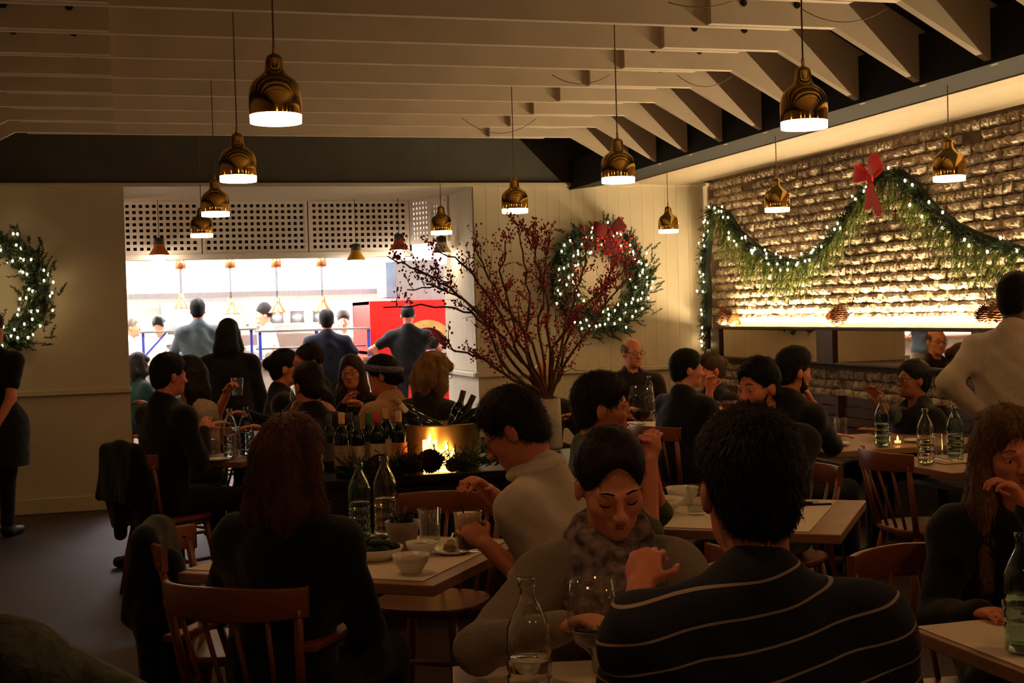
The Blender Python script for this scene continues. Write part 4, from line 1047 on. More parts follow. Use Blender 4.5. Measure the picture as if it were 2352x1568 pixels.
        for s, sg in (('L', -1), ('R', 1)):
            C.cone(N-U*.035, SH[s], .068, .064, .05); C.cone(N+U*.008, SH[s]+U*.004, .058, .05, .05)
            C.cone(SH[s], SH[s].lerp(EL[s], min(1, sleeve*2) if sleeve < .5 else 1), .065, .054 if sleeve >= .5 else .062, .035)
            if sleeve > .5: C.cone(EL[s], EL[s].lerp(WR[s], (sleeve-.5)*2), .054, .040, .02)
            C.cone(Pv.lerp(N, .5)+Rb*sg*.1, SH[s]-U*.03, .07, .06, .06)
        C.cone(Pv.lerp(N, .85), N+U*.012-Fb*.008, .10, .073, .05); C.cone(N-Fb*.018, N+U*.042-Fb*.024, .066, .058, .03)
        C.ell(N+U*.075+Fb*.075, TA, (.055, .075, .075), .02, True)
        for e in extras:
            if e[0] == 'top': getattr(C, e[1])(*e[2:])
        # fold noise
        X, Y, Z = np.meshgrid(*C.ax, indexing='ij', sparse=True)
        C.F += .0035*np.sin(31*X+9*Y+19*Z)*np.sin(13*X-27*Y+23*Z)+.002*np.sin(57*Z+41*X)*np.sin(49*Y-21*Z)
        V, Q = C.mesh(); np_mesh('top_garment', V, Q, top, t, org)
    # ---------------- legs
    if legs:
        tm = trous or cloth('dark_trousers', (22, 22, 26))
        ks = []
        for sg in (-1, 1):
            hp_ = Pv+Rb*.09*sg
            if pose == 'sit': kn = Pv+Fb*knee+Rb*.12*sg; kn.z = .52; an = kn+Fb*.02; an.z = .10
            else: kn = Pv+Rb*.095*sg+Fb*.02; kn.z = .5; an = Pv+Rb*.10*sg-Fb*.01; an.z = .10
            ks.append((hp_, kn, an))
        allp = [p for k_ in ks for p in k_]+[Pv]
        D_ = Field(Vector([min(p[i] for p in allp)-.2 for i in range(3)]), Vector([max(p[i] for p in allp)+.2 for i in range(3)]), max(h*1.3, .012))
        D_.ell(Pv+U*.0, TA, (.16*wide, .125, .11), .05)
        for a_, b_, c_ in ks: D_.cone(a_, b_, .085, .066, .03); D_.cone(b_, c_, .066, .05, .03)
        V, Q = D_.mesh(); np_mesh('trousers', V, Q, tm, t, org)
        if shoes:
            for a_, b_, c_ in ks:
                S_ = Field(Vector((c_.x-.3, c_.y-.3, 0)), Vector((c_.x+.3, c_.y+.3, .2)), .012)
                q = Vector((c_.x, c_.y, .045)); S_.cone(q, q+Fb*.15-U*.008, .044, .038, .03); S_.cone(q, q+U*.05, .045, .045, .03)
                V, Q = S_.mesh(); V[:, 2] = np.maximum(V[:, 2], .002); np_mesh('shoe', V, Q, M('black_shoe', (14, 13, 13), .4), t, org)
    # ---------------- hair
    st, hm = hair[0], hair[1]; ln = hair[2] if len(hair) > 2 else .3
    hh = max(h*.8, .006)
    if st != 'none':
        rad = .2+(ln if st in ('long', 'ponytail') else .08)
        K = Field(Hc-Vector((.22, .22, .16+(ln if st in ('long', 'ponytail') else .06))), Hc+Vector((.22, .22, .24)), hh)
        down = (U*-1+Vector((0, 0, 0)))
        if st == 'rim':
            K.ell(HP(0, -.016, .028), hA, (.081, .101, .080)); K.ell(HP(0, .03, .115), hA, (.085, .12, .085), .02, True)
        elif st == 'buzz': K.ell(HP(0, -.016, .033), hA, (.079, .100, .089))
        else: K.ell(HP(0, -.018, .034), hA, (.0825, .103, .093)); K.ell(HP(0, -.002, .07), hA, (.074, .090, .066), .03); K.ell(HP(0, -.050, -.030), hA, (.064, .058, .062), .03)
        if st == 'tall': K.ell(HP(0, .02, .085), hA, (.068, .085, .062), .03)
        if st in ('short', 'tall', 'rim', 'buzz', 'part'):
            K.ell(HP(0, .140, -.030), hA, (.083, .110, .112), .022, True)
            for s in (-1, 1): K.ell(HP(.097*s, .014, -.058), hA, (.036, .050, .060), .02, True)
            K.ell(HP(0, .045, -.185), hA, (.16, .175, .105), .03, True)
            if st == 'rim': K.ell(HP(0, .12, .03), hA, (.1, .09, .08), .02, True)
        if st in ('bun', 'pulled', 'ponytail'):
            K.ell(HP(0, .140, -.034), hA, (.076, .106, .112), .016, True)
            K.ell(HP(0, .03, -.17), hA, (.16, .17, .09), .02, True)
            for s in (-1, 1): K.ell(HP(.095*s, .02, -.045), hA, (.03, .03, .04), .012, True)
            if st == 'bun': K.ell(HP(0, -.115, .035), hA, (.045, .04, .045), .015)
            if st == 'pulled': K.ell(HP(0, -.105, -.035), hA, (.04, .035, .04), .02)
            if st == 'ponytail': K.ell(HP(0, -.11, .0), hA, (.035, .035, .04), .02); K.cone(HP(0, -.125, -.01), HP(0, -.12, 0)+down*ln, .034, .018, .02)
        if st in ('long', 'bob'):
            L = ln if st == 'long' else .115
            for s in (-1, 1):
                a0 = HP(.066*s, -.005, .01); b0 = HP(.084*s, .0, -.03)+down*L*.35; c0 = HP(.078*s, -.0, -.03)+down*L
                K.cone(a0, b0, .036, .038, .03); K.cone(b0, c0, .038, .024, .03)
                a0 = HP(.04*s, -.07, .01); b0 = HP(.055*s, -.085, 0)+down*L*.5; c0 = HP(.05*s, -.10, 0)+down*(L+.03)
                K.cone(a0, b0, .05, .05, .03); K.cone(b0, c0, .05, .028, .03)
            K.cone(HP(0, -.08, .0), HP(0, -.095, 0)+down*L, .055, .04, .03)
            K.ell(HP(0, .135, -.034), hA, (.060, .105, .114), .014, True)
            if st == 'bob':
                for s in (-1, 1): K.cone(HP(.07*s, .03, .0), HP(.078*s, .045, -.085), .03, .028, .025)
                K.cone(HP(-.06, .07, .055), HP(.06, .07, .055), .028, .028, .03)
        if st == 'part':
            K.ell(HP(0, .125, .014), hA, (.054, .078, .100), .018, True)
        X, Y, Z = np.meshgrid(*K.ax, indexing='ij', sparse=True)
        px, py, pz = X-Hc.x, Y-Hc.y, Z-Hc.z
        lx = px*r.x+py*r.y+pz*r.z; ly = px*f.x+py*f.y+pz*f.z; lz = px*u.x+py*u.y+pz*u.z
        th = np.arctan2(lx, -ly-.001)
        rg = np.sin(th*37+30*lz+9*np.sin(25*lz))*.7+.7*np.sin(th*61-43*lz+50*ly)+.6*np.sin(90*lx+60*lz)*np.sin(80*ly-50*lz)
        K.F += (.0022 if st in ('long', 'bob') else .0015)*rg
        V, Q = K.mesh(); ho = np_mesh('hair', V, Q, hm, t, org)
        if strands:
            nrm = np.cross(V[Q[:, 2]]-V[Q[:, 0]], V[Q[:, 3]]-V[Q[:, 1]]); ctr = V[Q].mean(1); L_ = np.linalg.norm(nrm, axis=1, keepdims=True); nrm /= L_+1e-9
            rs = np.random.RandomState(len(V) % 1000); pick = rs.choice(len(Q), strands); c = ctr[pick]; nn = nrm[pick]
            cr = np.array(HP(0, -.06, .13)); flow = (c-cr); flow /= np.linalg.norm(flow, axis=1, keepdims=True)+1e-6
            if st in ('long', 'bob'): flow = flow*.25+np.array((0, 0, -1.0))
            flow += rs.normal(0, .35, c.shape); flow -= nn*(flow*nn).sum(1, keepdims=True); flow /= np.linalg.norm(flow, axis=1, keepdims=True)+1e-6
            ll = rs.uniform(.5, 1.2, (strands, 1))*(.035 if st in ('long', 'bob') else .024); sd_ = np.cross(flow, nn)*.0011
            p0 = c-nn*.002; p1 = c+flow*ll*.5+nn*ll*.16; p2 = c+flow*ll+nn*ll*.22*rs.uniform(-.2, 1.6, (strands, 1))
            VV = np.stack([p0-sd_, p0+sd_, p1+sd_*.8, p1-sd_*.8, p2+sd_*.2, p2-sd_*.2], 1).reshape(-1, 3)
            b_ = np.arange(strands)[:, None]*6; QQ = np.concatenate([b_+np.array([[0, 1, 2, 3]]), b_+np.array([[3, 2, 4, 5]])])
            so_ = np_mesh('loose_strands', VV.astype(np.float32), QQ, hm, ho, org); so_['kind'] = 'stuff'
    if face:
        lp = MB()
        lp.tube([HP(-.024, .084, -.0645), HP(-.009, .0935, -.0620), HP(.0, .0935, -.063), HP(.009, .0935, -.0620), HP(.024, .084, -.0645)], [.0015, .0036, .0033, .0036, .0015], 7)
        lp.tube([HP(-.022, .0845, -.0665), HP(-.008, .0925, -.0705), HP(.008, .0925, -.0705), HP(.022, .0845, -.0665)], [.0015, .0042, .0042, .0015], 7)
        lp.v = [tuple(Vector(v)-org) for v in lp.v]
        o = lp.build('lips', M('lips_%d' % sk[0], (int(sk[0]*.78), int(sk[1]*.55), int(sk[2]*.55)), .4), t, True)
        for s in (-1, 1):
            eb = MB().tube([HP(.014*s, .0985, .0255), HP(.03*s, .0955, .030), HP(.047*s, .081, .023)], [.0022, .003*brow, .0012], 6); eb.v = [tuple(Vector(v)-org) for v in eb.v]
            eb.build('eyebrow', hm if st != 'none' else HD, t, True)
            if eyes == 'closed':
                la = MB().tube([HP(.017*s, .0865, -.006), HP(.024*s, .0898, -.0095), HP(.032*s, .0902, -.0105), HP(.040*s, .0872, -.0090), HP(.046*s, .081, -.005)], [.0008, .0016, .0018, .0016, .0008], 6); la.v = [tuple(Vector(v)-org) for v in la.v]
                la.build('eyelash', HB, t, True); continue
            ey = MB().ball(HP(.031*s, .0795, -.003), .0112, 12, 8); ey.v = [tuple(Vector(v)-org) for v in ey.v]
            e = ey.build('eye', M('eye_white', (205, 196, 186), .2), t, True)
            ir = MB().ball(HP(.031*s, .0862, -.004), (.0058, .0058, .0058), 10, 6); ir.v = [tuple(Vector(v)-org) for v in ir.v]
            ir.build('iris', M('iris_dark', (38, 24, 16), .1), e, True)
    if beard:
        K = Field(Hc-Vector((.16, .16, .17)), Hc+Vector((.16, .16, .08)), hh)
        K.ell(HP(0, .034, -.086), hA, (.056, .060, .044), .02)
        for s in (-1, 1): K.cone(HP(.063*s, .020, -.03), HP(.046*s, .045, -.085), .007, .014, .02)
        K.cone(HP(-.022, .09, -.052), HP(.022, .09, -.052), .008, .008, .01)
        K.ell(HP(0, .1, -.067), hA, (.020, .03, .009), .006, True); K.ell(HP(0, .08, .0), hA, (.045, .06, .045), .01, True)
        V, Q = K.mesh(); np_mesh('beard', V, Q, beard, t, org)
    if glasses:
        gm = M('glasses_frame', glasses, .3, .3)
        g = MB()
        for s in (-1, 1):
            g.tube([HP(.033*s+.023*math.cos(i*.5236), .103, .0+.017*math.sin(i*.5236)) for i in range(13)], .0017, 5, False)
            g.tube([HP(.056*s, .101, .006), HP(.078*s, .06, .006), HP(.081*s, -.01, .004)], .0018, 5)
        g.tube([HP(-.011, .106, .004), HP(0, .109, .006), HP(.011, .106, .004)], .0018, 5)
        g.v = [tuple(Vector(v)-org) for v in g.v]; g.build('glasses', gm, t, True)
    if pose == 'sit' and not nochair:
        q = Pv-Fb*.0; chair(q.x+Fb.x*.03, q.y+Fb.y*.03, yaw, 'wooden spindle chair under the '+(chairlab or ' '.join(label.split()[:9])))
    info = dict(t=t, org=org, HP=HP, hA=hA, N=N, Pv=Pv, SH=SH, EL=EL, WR=WR, Fb=Fb, Rb=Rb, Hc=Hc, U=U, TA=TA, h=h)
    return info
def sdf_part(I, name, mat, ops, lo, hi, h, noise=None):
    K = Field(lo, hi, h)
    for op in ops: getattr(K, op[0])(*op[1:])
    if noise:
        X, Y, Z = np.meshgrid(*K.ax, indexing='ij', sparse=True); K.F += noise(X, Y, Z)
    V, Q = K.mesh(); return np_mesh(name, V, Q, mat, I['t'], I['org'])
def collar(I, mat, r=.066, hgt=.035, tilt=.3, thick=.012):
    N, Fb, Rb, U = I['N'], I['Fb'], I['Rb'], I['U']
    ops = []; pr = None
    for i in range(17):
        a = math.pi*2*i/16
        p = N+Rb*r*math.sin(a)+Fb*(r*.95*math.cos(a)+.012)+U*(hgt*.6-math.cos(a)*.022)
        if pr is not None and abs(((a-.2) % (2*math.pi))) > .2: ops.append(('cone', pr, p, thick, thick, .01)); ops.append(('cone', pr+U*.02-(pr-N)*.12, p+U*.02-(p-N)*.12, thick*.8, thick*.8, .012))
        pr = p
    sdf_part(I, 'collar', mat, ops, N-Vector((.15, .15, .1)), N+Vector((.15, .15, .15)), max(.007, I['h']*.8))
def chef_cap(I, mat):
    HP, hA, Hc = I['HP'], I['hA'], I['Hc']
    sdf_part(I, 'cap', mat, [('ell', HP(0, -.015, .075), hA, (.092, .112, .055), .02), ('cone', HP(0, -.01, .06), HP(0, -.01, .085), .09, .092, .02), ('ell', HP(0, .12, -.03), hA, (.09, .1, .085), .01, True)], Hc-Vector((.17, .17, .1)), Hc+Vector((.17, .17, .2)), .01)
BLK = cloth('black_knit', (20, 18, 19)); NAVY = cloth('navy_cotton', (18, 20, 34)); CHAR = cloth('charcoal_wool', (34, 32, 32))
LSHIRT = cloth('pale_cotton_shirt', (206, 190, 172), bump=.2, var=.06, scale=25); GREYK = cloth('grey_knit', (132, 118, 104), scale=120, var=.08); GREENK = cloth('olive_green_shirt', (76, 84, 52))
TANS = cloth('tan_sweater', (186, 140, 96)); OLIVED = cloth('dark_olive_sweater', (46, 40, 28)); WHITEC = cloth('white_coat', (236, 234, 230)); GREYS = cloth('grey_blue_shirt', (92, 104, 112)); TEALD = cloth('dark_green_top', (24, 48, 40))
def striped():
    m = bpy.data.materials.new('navy_striped_knit'); m.use_nodes = True; nt = m.node_tree; b = nt.nodes['Principled BSDF']
    tc = nt.nodes.new('ShaderNodeTexCoord'); mp = nt.nodes.new('ShaderNodeMapping'); mp.inputs['Rotation'].default_value = (0, R_(13), 0)
    sx = nt.nodes.new('ShaderNodeSeparateXYZ'); ad = nt.nodes.new('ShaderNodeMath'); ad.operation = 'ADD'; ad.inputs[1].default_value = .012
    mo = nt.nodes.new('ShaderNodeMath'); mo.operation = 'MODULO'; mo.inputs[1].default_value = .052
    lt = nt.nodes.new('ShaderNodeMath'); lt.operation = 'LESS_THAN'; lt.inputs[1].default_value = .0042
    mx = nt.nodes.new('ShaderNodeMix'); mx.data_type = 'RGBA'; mx.inputs['A'].default_value = (*lin((34, 34, 48)), 1); mx.inputs['B'].default_value = (*lin((190, 170, 155)), 1)
    nt.links.new(tc.outputs['Object'], mp.inputs[0]); nt.links.new(mp.outputs[0], sx.inputs[0]); nt.links.new(sx.outputs['Z'], ad.inputs[0]); nt.links.new(ad.outputs[0], mo.inputs[0]); nt.links.new(mo.outputs[0], lt.inputs[0]); nt.links.new(lt.outputs[0], mx.inputs['Factor']); nt.links.new(mx.outputs['Result'], b.inputs['Base Color'])
    nz = nt.nodes.new('ShaderNodeTexNoise'); nz.inputs['Scale'].default_value = 160; bp = nt.nodes.new('ShaderNodeBump'); bp.inputs['Strength'].default_value = .3; bp.inputs['Distance'].default_value = .004
    nt.links.new(nz.outputs['Fac'], bp.inputs['Height']); nt.links.new(bp.outputs[0], b.inputs['Normal']); b.inputs['Roughness'].default_value = .9
    return m
# ---- foreground
I = person('man seen from behind in a navy sweater with thin pale stripes', PD(1722, 1118, 2.28), 12, hyaw=8, hp=6, lean=-.02, nochair=True, top=striped(), hair=('short', HD), h=.007, wide=1.1, face=False, strands=9000,
           hands={'L': PD(1470, 1352, 2.64), 'R': PD(1900, 1560, 2.6)}, elb={'L': (-.35, -.2, -1)}, sleeve=.55, curl=(1.25, .5))
I = person('woman in grey sweater and patterned scarf looking down', PD(1402, 1108, 3.22), 192, hyaw=186, hp=24, hr=4, lean=.22, top=GREYK, hair=('part', HD), h=.0062, sk=FL_, wide=.92, eyes='closed', brow=1.0, strands=700,
           hands={'R': PD(1290, 1440, 2.93), 'L': PD(1560, 1460, 2.95)}, elb={'R': (-1, .3, -.6), 'L': (1, .3, -.6)}, curl=(.6, .9))
N, Fb, Rb, U = I['N'], I['Fb'], I['Rb'], I['U']
SCARF = M('patterned_scarf', (124, 106, 108), .95, var=.75, scale=38, bump=.5)
ops = []
for k_, (rr, zz, th, dy) in enumerate([(.074, .068, .022, .004), (.086, .036, .026, .012), (.100, .0, .028, .024), (.098, -.040, .026, .045)]):
    pr = None
    for i in range(25):
        a = 2*math.pi*i/24; p = N+Rb*rr*math.sin(a)*1.05+Fb*(rr*.95*math.cos(a)+dy)+U*(zz-.035*(1+math.cos(a))*.5*(1+k_*.5)+.010*math.sin(3*a+k_))
        if pr is not None: ops.append(('cone', pr, p, th*(1+.12*math.sin(5*a+k_)), th, .012))
        pr = p
ops += [('cone', N+Fb*.13-U*.07, N+Fb*.15-U*.27+Rb*.03, .05, .028, .03), ('cone', N+Fb*.13-U*.07-Rb*.02, N+Fb*.14-U*.22-Rb*.05, .045, .02, .02)]
sdf_part(I, 'scarf', SCARF, ops, N-Vector((.26, .28, .36)), N+Vector((.26, .28, .14)), .008, lambda X, Y, Z: .005*np.sin(70*X+40*Z)*np.sin(60*Y-55*Z)+.003*np.sin(120*Z+30*X))
I = person('man with glasses in pale shirt leaning over his plate, drink in hand', PD(1180, 985, 4.2), 305, hyaw=300, hp=32, lean=.30, top=LSHIRT, hair=('short', HD), h=.007, wide=1.05, glasses=(30, 24, 20), strands=4000,
           palm={'L': (-.3, 1, .1)}, hands={'L': PD(1118, 1252, 4.15), 'R': PD(1120, 1128, 4.42)}, sleeve=.72, curl=(1.0, 1.25), elb={'L': (.6, -.6, -.9), 'R': (.9, .4, -.6)})
collar(I, cloth('pale_collar', (222, 208, 190), bump=.1, var=.04), .084, .075, .3, .015)
W_ = I['WR']['L']; d_ = (W_-I['EL']['L']).normalized()
pn_ = Vector((-.3, 1, .1)); pn_ = (pn_-d_*pn_.dot(d_)).normalized(); gp_ = W_+d_*.088+pn_*.052; gp_.z = W_.z-.035
tumbler(gp_, 'tall glass of pale milky drink held by the bespectacled man', M('pale_cocktail', (226, 190, 150), .4), .088, 1.25)
st_ = MB().tube([gp_+Vector((-.02, 0, .155)), gp_+Vector((0, 0, .06))], .003, 6).build('drinking_straw', GREENS); tag(st_, 'green herb stem sticking out of the milky drink', 'garnish')
person('woman with long reddish brown hair seen from behind in black', PD(672, 1052, 3.98), 40, hyaw=52, hp=8, lean=.05, nochair=True, top=BLK, hair=('long', hairm('auburn', (84, 46, 30)), .33), h=.0075, strands=7000, wide=.98, sk=FL_,
       hands={'R': PD(835, 1420, 4.2), 'L': PD(560, 1380, 4.4)})
person('man with dark hair in green shirt with clasped raised hands', PD(1383, 935, 5.0), 118, hyaw=108, hp=2, lean=.0, top=GREENK, hair=('short', HD), h=.0075, wide=1.08, strands=4000,
       hands={'L': PD(1488, 1050, 4.95), 'R': PD(1494, 1058, 4.85)}, elb={'L': (.5, 0, -1), 'R': (.3, -.3, -1)}, sleeve=.55, curl=(1.3, 1.3))
wine_glass(PD(1477, 1040, 4.92), 'large wine glass with a little red wine above clasped hands', 1.15, fill=.018)
person('blond long-haired woman in black resting chin on her hand', PD(2318, 1035, 3.9), 205, hyaw=196, nochair=True, hp=8, hr=8, lean=.14, top=BLK, hair=('long', HDB, .36), h=.0075, strands=6000, wide=.95, sk=FS,
       hands={'L': PD(2365, 1175, 3.68), 'R': PD(2250, 1410, 3.6)}, elb={'L': (.6, -.2, -1)}, curl=(1.0, .5))
person('bearded man in dark sweater facing left behind striped man', PD(1742, 888, 6.0), 235, hyaw=248, hp=6, lean=.1, top=CHAR, hair=('short', HB), h=.009, wide=1.12, strands=2500, beard=hairm('beard', (26, 19, 15)),
       hands={'R': PD(1655, 985, 5.75), 'L': PD(1690, 1080, 5.7)}, elb={'R': (-.4, -.4, -1)}, curl=(.8, 1.0))
person('dark-haired man in black resting his chin on hand by the bench', PD(1822, 853, 7.6), 75, hyaw=85, hp=4, lean=.1, top=BLK, hair=('tall', HB), h=.010, wide=1.05, beard=hairm('stubble', (40, 28, 22)),
       hands={'R': PD(1868, 930, 7.6), 'L': PD(1895, 1010, 7.8)}, elb={'R': (.3, -.3, -1)}, curl=(.5, 1.1), sleeve=.8)
person('woman with cropped black hair and glasses pointing left on the bench', PD(2098, 872, 8.6), 262, nochair=True, hyaw=272, hp=-4, lean=-.02, top=BLK, hair=('short', HB), h=.010, wide=.92, glasses=(180, 170, 160), sk=(150, 92, 66),
       hands={'R': PD(2010, 905, 8.1), 'L': PD(2030, 1000, 8.3)}, elb={'R': (-.2, -.3, -1)}, sleeve=.62, curl=(.4, .15))
person('waiter in white shirt standing at the right picture edge', PD(2338, 688, 6.5), 60, hyaw=72, hp=8, pose='stand', lean=.02, top=LSHIRT, hair=('short', HB), h=.010, wide=1.1, sk=(110, 72, 54),
       hands={'L': PD(2262, 960, 6.5)}, elb={'L': (-1, -.2, -.2)}, trous=cloth('black_trousers', (16, 16, 18)))
I = person('bald bespectacled man in dark jacket against the cream wall', PD(1453, 810, 10.9), 185, hyaw=172, hp=2, lean=.08, top=cloth('dark_plum_jacket', (40, 26, 28)), hair=('rim', HG), h=.011, wide=1.1, glasses=(26, 22, 22), sk=FL_)
collar(I, cloth('dark_plum_jacket', (40, 26, 28)), .07, .03)
person('black-sweatered man in profile with short dark hair', PD(1578, 848, 8.7), 70, hyaw=98, hp=2, lean=.08, top=BLK, hair=('short', HB), h=.010, wide=1.1, sk=FL_, hands={'R': PD(1660, 960, 8.8), 'L': PD(1600, 960, 9.0)}, sleeve=.8)
person('woman with hair in a bun and hand on cheek by the mirror', PD(1632, 850, 10.2), 250, hyaw=262, hp=10, lean=.06, top=BLK, hair=('bun', HM), h=.011, wide=.92, hands={'R': PD(1630, 892, 10.0), 'L': PD(1650, 950, 10.0)}, sleeve=.62, curl=(.5, 1.2), elb={'R': (0, 0, -1)})
person('man in black jacket half hidden by the berry branches', PD(1248, 868, 9.9), 160, hyaw=200, hp=4, lean=.05, top=BLK, hair=('rim', HG), h=.012, wide=1.1, sk=(206, 130, 100))
# ---- left side
person('waiter in black short sleeves standing at the left picture edge', PD(-18, 757, 10.2), 30, pose='stand', lean=.0, top=BLK, hair=('short', HD), h=.011, wide=1.1, hip=.9, sleeve=.30, face=False,
       hands={'R': PD(-12, 985, 10.0)}, elb={'R': (1, 0, -.3)}, trous=cloth('black_long_apron', (12, 12, 13)), extras=[('top', 'cone', PD(5, 980, 10.2), PD(0, 1180, 10.2), .2, .22, .05)])
I16 = person('dark-haired man in black sitting at the left middle table', PD(388, 862, 7.9), 60, hyaw=66, hp=4, lean=.02, top=BLK, hair=('short', HB), h=.010, wide=1.12, hands={'R': PD(470, 990, 7.9), 'L': PD(470, 985, 8.3)})
person('woman in white top behind the dark-haired man', PD(432, 862, 9.0), 240, hyaw=262, hp=4, lean=.06, top=cloth('white_blouse', (180, 160, 140)), hair=('long', HD, .22), h=.012, wide=.9,
       hands={'R': PD(520, 905, 8.9), 'L': PD(340, 930, 9.2)}, elb={'R': (.3, 0, -1)}, sleeve=.62, curl=(.5, 1.0))
tumbler(PD(546, 908, 8.87), 'empty glass raised by the woman in white top', fill=0, sc=1.1)
person('brown-haired woman in dark green top beyond the opening edge', PD(318, 838, 13.8), 60, hyaw=60, lean=.05, top=TEALD, hair=('bob', HD), h=.014, wide=.95, face=False)
person('woman with curly black hair standing in black near the counter', PD(525, 768, 11.2), 10, hyaw=20, pose='stand', lean=.0, hip=.82, top=BLK, hair=('long', HB, .24), h=.012, wide=1.02, face=False, trous=BLK, extras=[('top', 'cone', PD(525, 860, 11.2), PD(530, 1000, 11.2), .17, .24, .06)])
I = person('waiter in grey-blue shirt standing at the counter', PD(454, 714, 14.9), 355, hyaw=8, hp=8, pose='stand', lean=0, top=GREYS, hair=('short', HB), h=.012, wide=1.05, face=False, sk=FL_, trous=cloth('khaki_trousers', (150, 128, 100)), hands={'L': PD(435, 822, 15.1), 'R': PD(490, 822, 15.2)}, elb={'L': (-1, -.3, -.6), 'R': (1, -.3, -.6)})
person('waiter in dark polo shirt standing at the counter', PD(750, 737, 15.3), 5, hyaw=5, hp=4, pose='stand', lean=0, top=NAVY, hair=('short', HB), h=.012, wide=1.15, face=False, trous=cloth('dark_trousers', (22, 22, 26)), hands={'L': PD(715, 830, 15.5), 'R': PD(785, 835, 15.4)}, sleeve=.3)
person('waiter in black t-shirt standing before the red oven', PD(937, 724, 15.4), 20, hyaw=15, hp=2, pose='stand', lean=0, top=BLK, hair=('buzz', HB), h=.012, wide=1.12, face=False, trous=cloth('dark_jeans', (40, 42, 48)), sleeve=.3, hands={'L': PD(893, 835, 15.3), 'R': PD(975, 780, 15.7)}, elb={'R': (.8, -.3, -.6), 'L': (-.6, -.2, -1)})
CAPM = cloth('black_chef_cap', (40, 36, 36))
I = person('chef in white coat and dark cap in profile', PD(606, 724, 17.6), 262, hyaw=262, pose='stand', hip=.85, lean=.1, top=WHITEC, hair=('buzz', HB), h=.013, sk=FL_, hands={'L': PD(570, 800, 17.3), 'R': PD(590, 800, 17.5)}); chef_cap(I, CAPM)
I = person('chef in white coat and dark cap facing the room', PD(789, 738, 18.6), 190, hyaw=190, pose='stand', hip=.85, lean=.03, top=WHITEC, hair=('buzz', HB), h=.013, sk=FL_); chef_cap(I, CAPM)
person('dark-haired cook bending behind the bowl stacks', PD(366, 748, 17.7), 200, hyaw=200, hp=30, pose='stand', hip=.8, lean=.1, top=WHITEC, hair=('short', HB), h=.014, face=False)
person('cook at far left of the kitchen in a cap', PD(303, 752, 17.4), 100, hyaw=100, pose='stand', hip=.82, lean=.05, top=WHITEC, hair=('buzz', HG), h=.014)
# ---- seated crowd in the middle
person('balding man in dark jacket facing left among the back tables', PD(708, 832, 8.6), 265, hyaw=255, hp=10, lean=.0, top=NAVY, hair=('buzz', HD), h=.010, wide=1.15, sk=(196, 112, 84), hands={'R': PD(570, 955, 8.5), 'L': PD(610, 985, 8.2)}, elb={'R': (.2, .2, -1)})
person('woman with dark pinned hair seen from behind holding a wine glass', PD(708, 884, 7.75), 350, hyaw=335, hp=4, lean=.03, top=BLK, hair=('pulled', HD), h=.010, wide=.95, face=False, hands={'L': PD(668, 955, 7.85), 'R': PD(770, 960, 8.1)}, curl=(1.1, .5))
wine_glass(PD(660, 958, 7.77), 'wine glass tilted in the hand of the pinned-hair woman', .95, (0, .45, .2), fill=0)
person('dark-clothed guest with a top bun left of the balding man', PD(655, 845, 9.3), 95, hyaw=95, lean=.05, top=BLK, hair=('bun', HB), h=.012, wide=.95, face=False)
person('guest in grey top bending over behind the standing woman', PD(572, 850, 12.3), 100, hyaw=100, hp=15, lean=.14, top=cloth('grey_top', (90, 82, 72)), hair=('short', HD), h=.014, face=False)
person('woman with long brown hair and glasses turned to camera', PD(808, 855, 10.0), 190, hyaw=205, hp=2, hr=4, lean=.06, top=BLK, hair=('long', HM, .30), h=.011, wide=.9, glasses=(40, 30, 26), sk=FS, hands={'R': PD(790, 930, 9.7), 'L': PD(830, 935, 9.6)})
I = person('guest in tan sweater with patterned headband seen from behind', PD(878, 862, 8.6), 320, hyaw=290, hp=12, lean=.05, top=TANS, hair=('pulled', HB), h=.010, wide=1.0, face=False)
HP, hA, Hc = I['HP'], I['hA'], I['Hc']
ops = []; pr = None
for i in range(25):
    a = 2*math.pi*i/24; p = HP(.088*math.sin(a), .104*math.cos(a)-.018, .04+.035*math.cos(a))
    if pr is not None: ops.append(('cone', pr, p, .022, .022, .01))
    pr = p
sdf_part(I, 'headband', M('patterned_headband', (96, 100, 122), .9, var=.8, scale=70), ops, Hc-Vector((.2, .2, .15)), Hc+Vector((.2, .2, .2)), .009)
person('blond woman with bobbed hair in dark olive sweater', PD(996, 856, 8.3), 60, hyaw=72, hp=14, lean=.05, top=OLIVED, hair=('bob', HL), h=.009, wide=1.02, glasses=(200, 190, 180), sk=FL_)
person('person in grey-green knit at the bottom left corner', PD(-130, 1205, 2.55), 40, lean=.0, nochair=True, top=cloth('grey_green_chunky_knit', (78, 84, 76), scale=38, bump=1.0, var=.4), hair=('short', HD), h=.010, wide=1.2, face=False, hands={'R': PD(210, 1660, 2.6), 'L': PD(-200, 1640, 2.8)}, elb={'R': (1, -.2, -.6)})

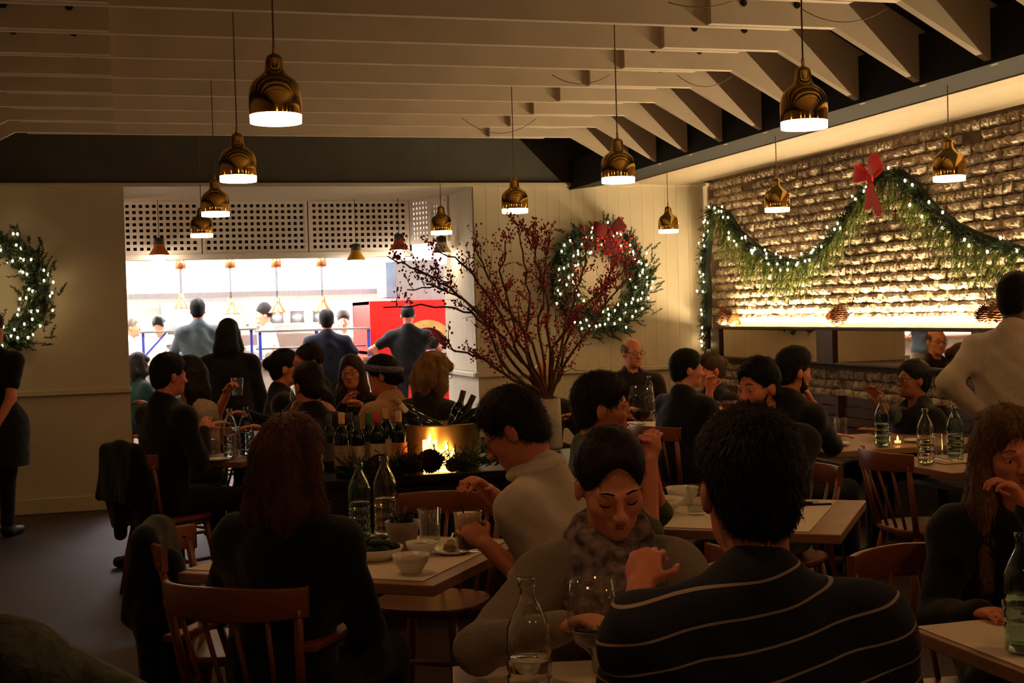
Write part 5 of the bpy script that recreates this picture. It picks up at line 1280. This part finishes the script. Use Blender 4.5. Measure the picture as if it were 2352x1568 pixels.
# ---- coats hung over chair backs
COATM = cloth('black_wool_coat', (11, 11, 12), rough=1.0)
def coat(c, ax, w, top, bot, label, sleeve=True, thick=.05):
    c, ax = Vector(c), Vector(ax).normalized(); bk = Vector((-ax.y, ax.x, 0)); U = Vector((0, 0, 1))
    K = Field(c-Vector((.5, .5, 0))+U*(bot-.25), c+Vector((.5, .5, 0))+U*(top+.1), .012)
    n = 7
    for i in range(n):
        u = -1+2*i/(n-1); a = c+ax*u*w*.8+U*(top-.02*abs(u)); m = c+ax*u*w*.95+bk*(.03+.025*math.sin(i*2.1))+U*((top+bot)/2); e = c+ax*u*w*1.1+bk*(.05+.03*math.cos(i*1.7))+U*(bot+.05*math.sin(i*2.6))
        K.cone(a, m, thick*.7, thick, .05); K.cone(m, e, thick, thick*.8, .05)
        K.cone(a, c+ax*u*w*.8-bk*.06+U*(top-.28), thick*.6, thick*.5, .04)
    if sleeve: K.cone(c+ax*w*.75+bk*.08+U*(top-.1), c+ax*w*.7+bk*.12+U*(bot-.14), .06, .05, .03)
    X, Y, Z = np.meshgrid(*K.ax, indexing='ij', sparse=True); K.F += .006*np.sin(28*X+7*Z)*np.sin(24*Y-9*Z)
    V, Q = K.mesh(); t = empty('hung_coat', (c.x, c.y, bot), 0, label, 'coat', 'coats over chair backs')
    np_mesh('coat_body', V, Q, COATM, t, Vector((c.x, c.y, bot)))
    b = MB()
    for i in range(4): MB().ball((0, 0, 0), (.009, .009, .005), 8, 5).build('button', M('coat_button', (20, 18, 18), .3), t, True, loc=bk*.11+U*(.12+.13*i))
c2 = Vector((.36, 4.80, 0))-yawv(105)*.30
coat(c2, yawv(195), .19, .87, .33, 'black coat hanging over the chair at the table corner')

c16 = Vector(I16['Pv'])-I16['Fb']*.27; c16.z = 0
coat(c16, I16['Rb'], .2, .88, .42, 'black jacket over the chair of the dark-haired man at left', False)
cq = empty('coupe_glass', PD(1672, 985, 5.72), 0, 'coupe glass with red cocktail before the bearded man', 'cocktail glass')
MB().lathe([(0, 0), (.034, .001), (.03, .004), (.004, .008), (.004, .08), (.02, .09), (.045, .12), (.044, .12), (.018, .093), (0, .086)], 24).build('glass', GLASS, cq, True)
MB().lathe([(0, .088), (.017, .094), (.038, .113), (0, .113)], 20).build('cocktail', M('red_cocktail', (190, 24, 16), .1, trans=.5), cq, True)
